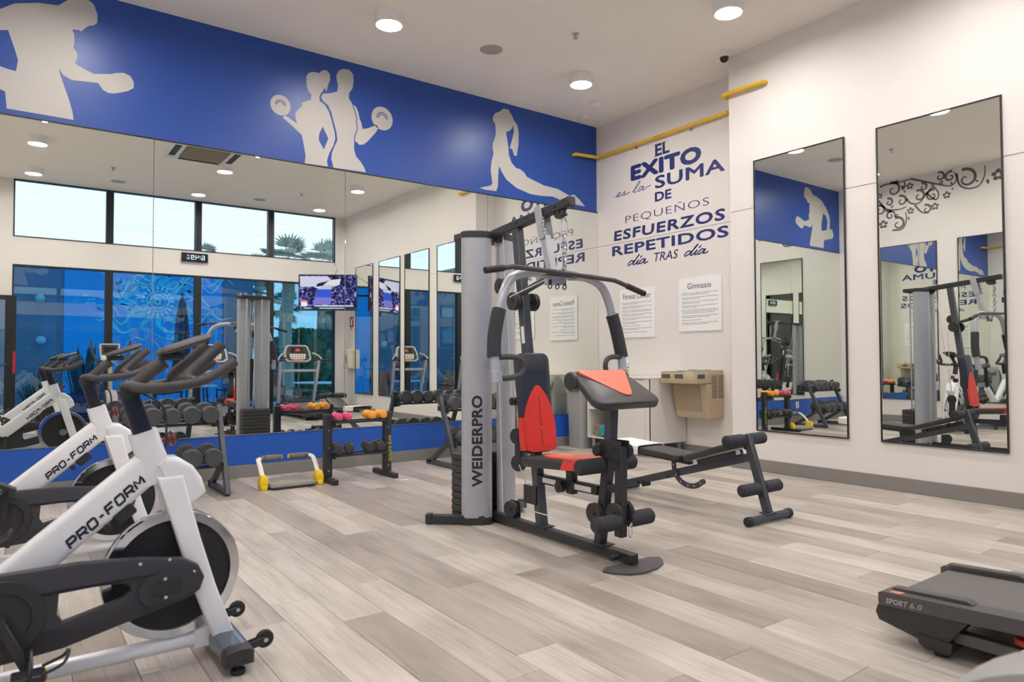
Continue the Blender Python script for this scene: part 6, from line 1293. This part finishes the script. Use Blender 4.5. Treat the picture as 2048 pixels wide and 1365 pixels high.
# planting
rl = random.Random(21)
LEAF1 = mat('deep_green_leaf', (40, 104, 62), 0.6, var=0.4, scale=5); LEAF2 = mat('grey_green_frond', (132, 158, 146), 0.65, var=0.3, scale=5)
SPIKE = mat('dark_spiky_leaf', (46, 88, 76), 0.55, var=0.35, scale=4); BARK = mat('palm_bark', (186, 160, 138), 0.9, var=0.25, scale=10, stretch=(1, 1, 6), bump=0.5)
def hedge(x0, x1, y0, y1, z1, n, label, m):
    o = thing('hedge', label, 'hedge', ((x0+x1)/2, (y0+y1)/2, OZ))
    obj('core', MB().bb(x0+0.06, x1-0.06, y0+0.06, y1-0.06, OZ, z1-0.06, 0.05), m, o)
    mb = MB()
    for _ in range(n):
        f = rl.random()
        if f < 0.72: p = V(rl.uniform(x0, x1), y1-0.06+rl.uniform(-0.03, 0.06), rl.uniform(OZ, z1))
        elif f < 0.9: p = V(rl.uniform(x0, x1), rl.uniform(y0, y1), z1-0.06+rl.uniform(-0.03, 0.06))
        else: p = V(x0+0.03, rl.uniform(y0, y1), rl.uniform(OZ, z1))
        q = Euler((rl.uniform(0, 6), rl.uniform(0, 6), rl.uniform(0, 6))).to_matrix(); s = rl.uniform(0.035, 0.075)
        mb.quad(p+q@V(-s, 0, 0), p+q@V(0, -s*0.5, 0.01), p+q@V(s, 0, 0), p+q@V(0, s*0.5, 0.01))
    obj('foliage', mb, m, o)['kind'] = 'stuff'
hedge(1.15, 7.0, -15.6, -14.4, 2.05, 7000, 'tall clipped green hedge beyond the terrace, behind the reflected treadmill', LEAF1)
hedge(0.42, 1.05, -17.2, -15.4, 1.78, 1600, 'narrower grey-green hedge between the slate building and the tall hedge', LEAF2)
def palm(x, y, zc, R_, label, nf=26, tr=0.16):
    o = thing('palm_tree', label, 'tree', (x, y, OZ), 'fan palms beyond the hedge')
    n = 16; obj('trunk', MB().tube([(x+0.05*math.sin(k*0.6), y, OZ+(zc-OZ)*k/n) for k in range(n+1)], [tr*1.25]+[tr*(1.06 if k % 2 else 0.96) for k in range(n)], 12), BARK, o)
    mb = MB()
    for i in range(nf):
        a = 2*PI*i/nf*2.4; el_ = math.radians(-55+125*i/nf); d = V(math.cos(a)*math.cos(el_), math.sin(a)*math.cos(el_), math.sin(el_)); s = V(-math.sin(a), math.cos(a), 0); b = V(x, y, zc); h = b+d*R_*0.45
        st_ = 0.012; mb.quad(b-s*st_, b+s*st_, h+s*st_, h-s*st_)
        up = d.cross(s)
        for j in range(11):
            t = (j-5)/5*1.25; v = (d*math.cos(t)+s*math.sin(t)).normalized(); L_ = R_*0.55*(1-0.12*abs(t))*rl.uniform(0.85, 1.1); w_ = v.cross(up)*0.045*R_; tip = h+v*L_-V(0, 0, 0.10*R_*rl.random())
            mb.quad(h, h+v*L_*0.5+w_, tip, h+v*L_*0.5-w_)
    obj('crown', mb, LEAF2, o)['kind'] = 'stuff'
palm(0.62, -14.2, 4.05, 0.95, 'nearest thick-trunked palm seen through the window right of the columns', 30, 0.19)
palm(1.75, -21, 3.55, 0.95, 'small fan palm against the sky just left of the thick trunk'); palm(3.05, -22, 3.25, 0.9, 'small fan palm between the two thick trunks'); palm(2.55, -24, 4.9, 1.0, 'tall fan palm rising behind the two small ones')
palm(4.15, -18.5, 3.1, 1.0, 'palm directly under the mirrored television'); palm(4.6, -21, 5.1, 1.2, 'palm whose fronds spread in the rightmost upper window')
palm(0.45, -24, 5.35, 0.7, 'palm top above the window frame, right of the mullion over the clock'); palm(-0.25, -25, 5.15, 0.6, 'low palm top just left of the mullion over the clock'); palm(5.4, -24, 5.5, 1.2, 'palm at the right edge of the rightmost upper window')
def spiky(x, y, z, n, h, label, pot=True):
    o = thing('potted_plant' if pot else 'spiky_plant', label, 'plant', (x, y, OZ), 'spiky plants outside the windows')
    if pot:
        obj('pot', MB().lathe([(0.20, 0.001), (0.30, 0.25), (0.33, 0.50), (0.30, 0.62), (0.33, 0.66), (0.29, 0.66), (0.26, 0.60), (0.01, 0.60)], (x, y, OZ), (0, 0, 1), 28), mat('cobalt_glazed_pot', (34, 54, 128), 0.2, var=0.2, scale=6), o)
    mb = MB()
    for i in range(n):
        a = rl.uniform(0, 2*PI); r0 = rl.uniform(0, 0.18); lean = rl.uniform(0.05, 0.45); L_ = h*rl.uniform(0.6, 1.0); w_ = 0.03
        d = V(math.cos(a), math.sin(a), 0); s = V(-d.y, d.x, 0)*w_; b = V(x, y, z)+d*r0; m1 = b+d*lean*L_*0.4+V(0, 0, L_*0.55); t_ = b+d*lean*L_*1.1+V(0, 0, L_*(1-lean*0.4))
        mb.quad(b-s*0.7, b+s*0.7, m1+s, m1-s); mb.bm.faces.new([mb.bm.verts.new(q) for q in (m1-s, m1+s, t_)])
    obj('leaf_blades', mb, SPIKE, o)['kind'] = 'stuff'
spiky(-5.0, -8.6, OZ+0.6, 70, 1.15, 'spiky green plant in a cobalt glazed pot outside the first tinted window'); spiky(-5.65, -9.2, OZ, 60, 1.3, 'spiky green plant growing beside the cobalt pot', False); spiky(-4.75, -9.6, OZ, 50, 1.2, 'spiky green plant right of the cobalt pot', False)
spiky(-11.5, -9.6, OZ, 60, 1.5, 'spiky plant before the hotel wing, left clump', False); spiky(-10.2, -10.2, OZ, 60, 1.3, 'spiky plant before the hotel wing, right clump', False)
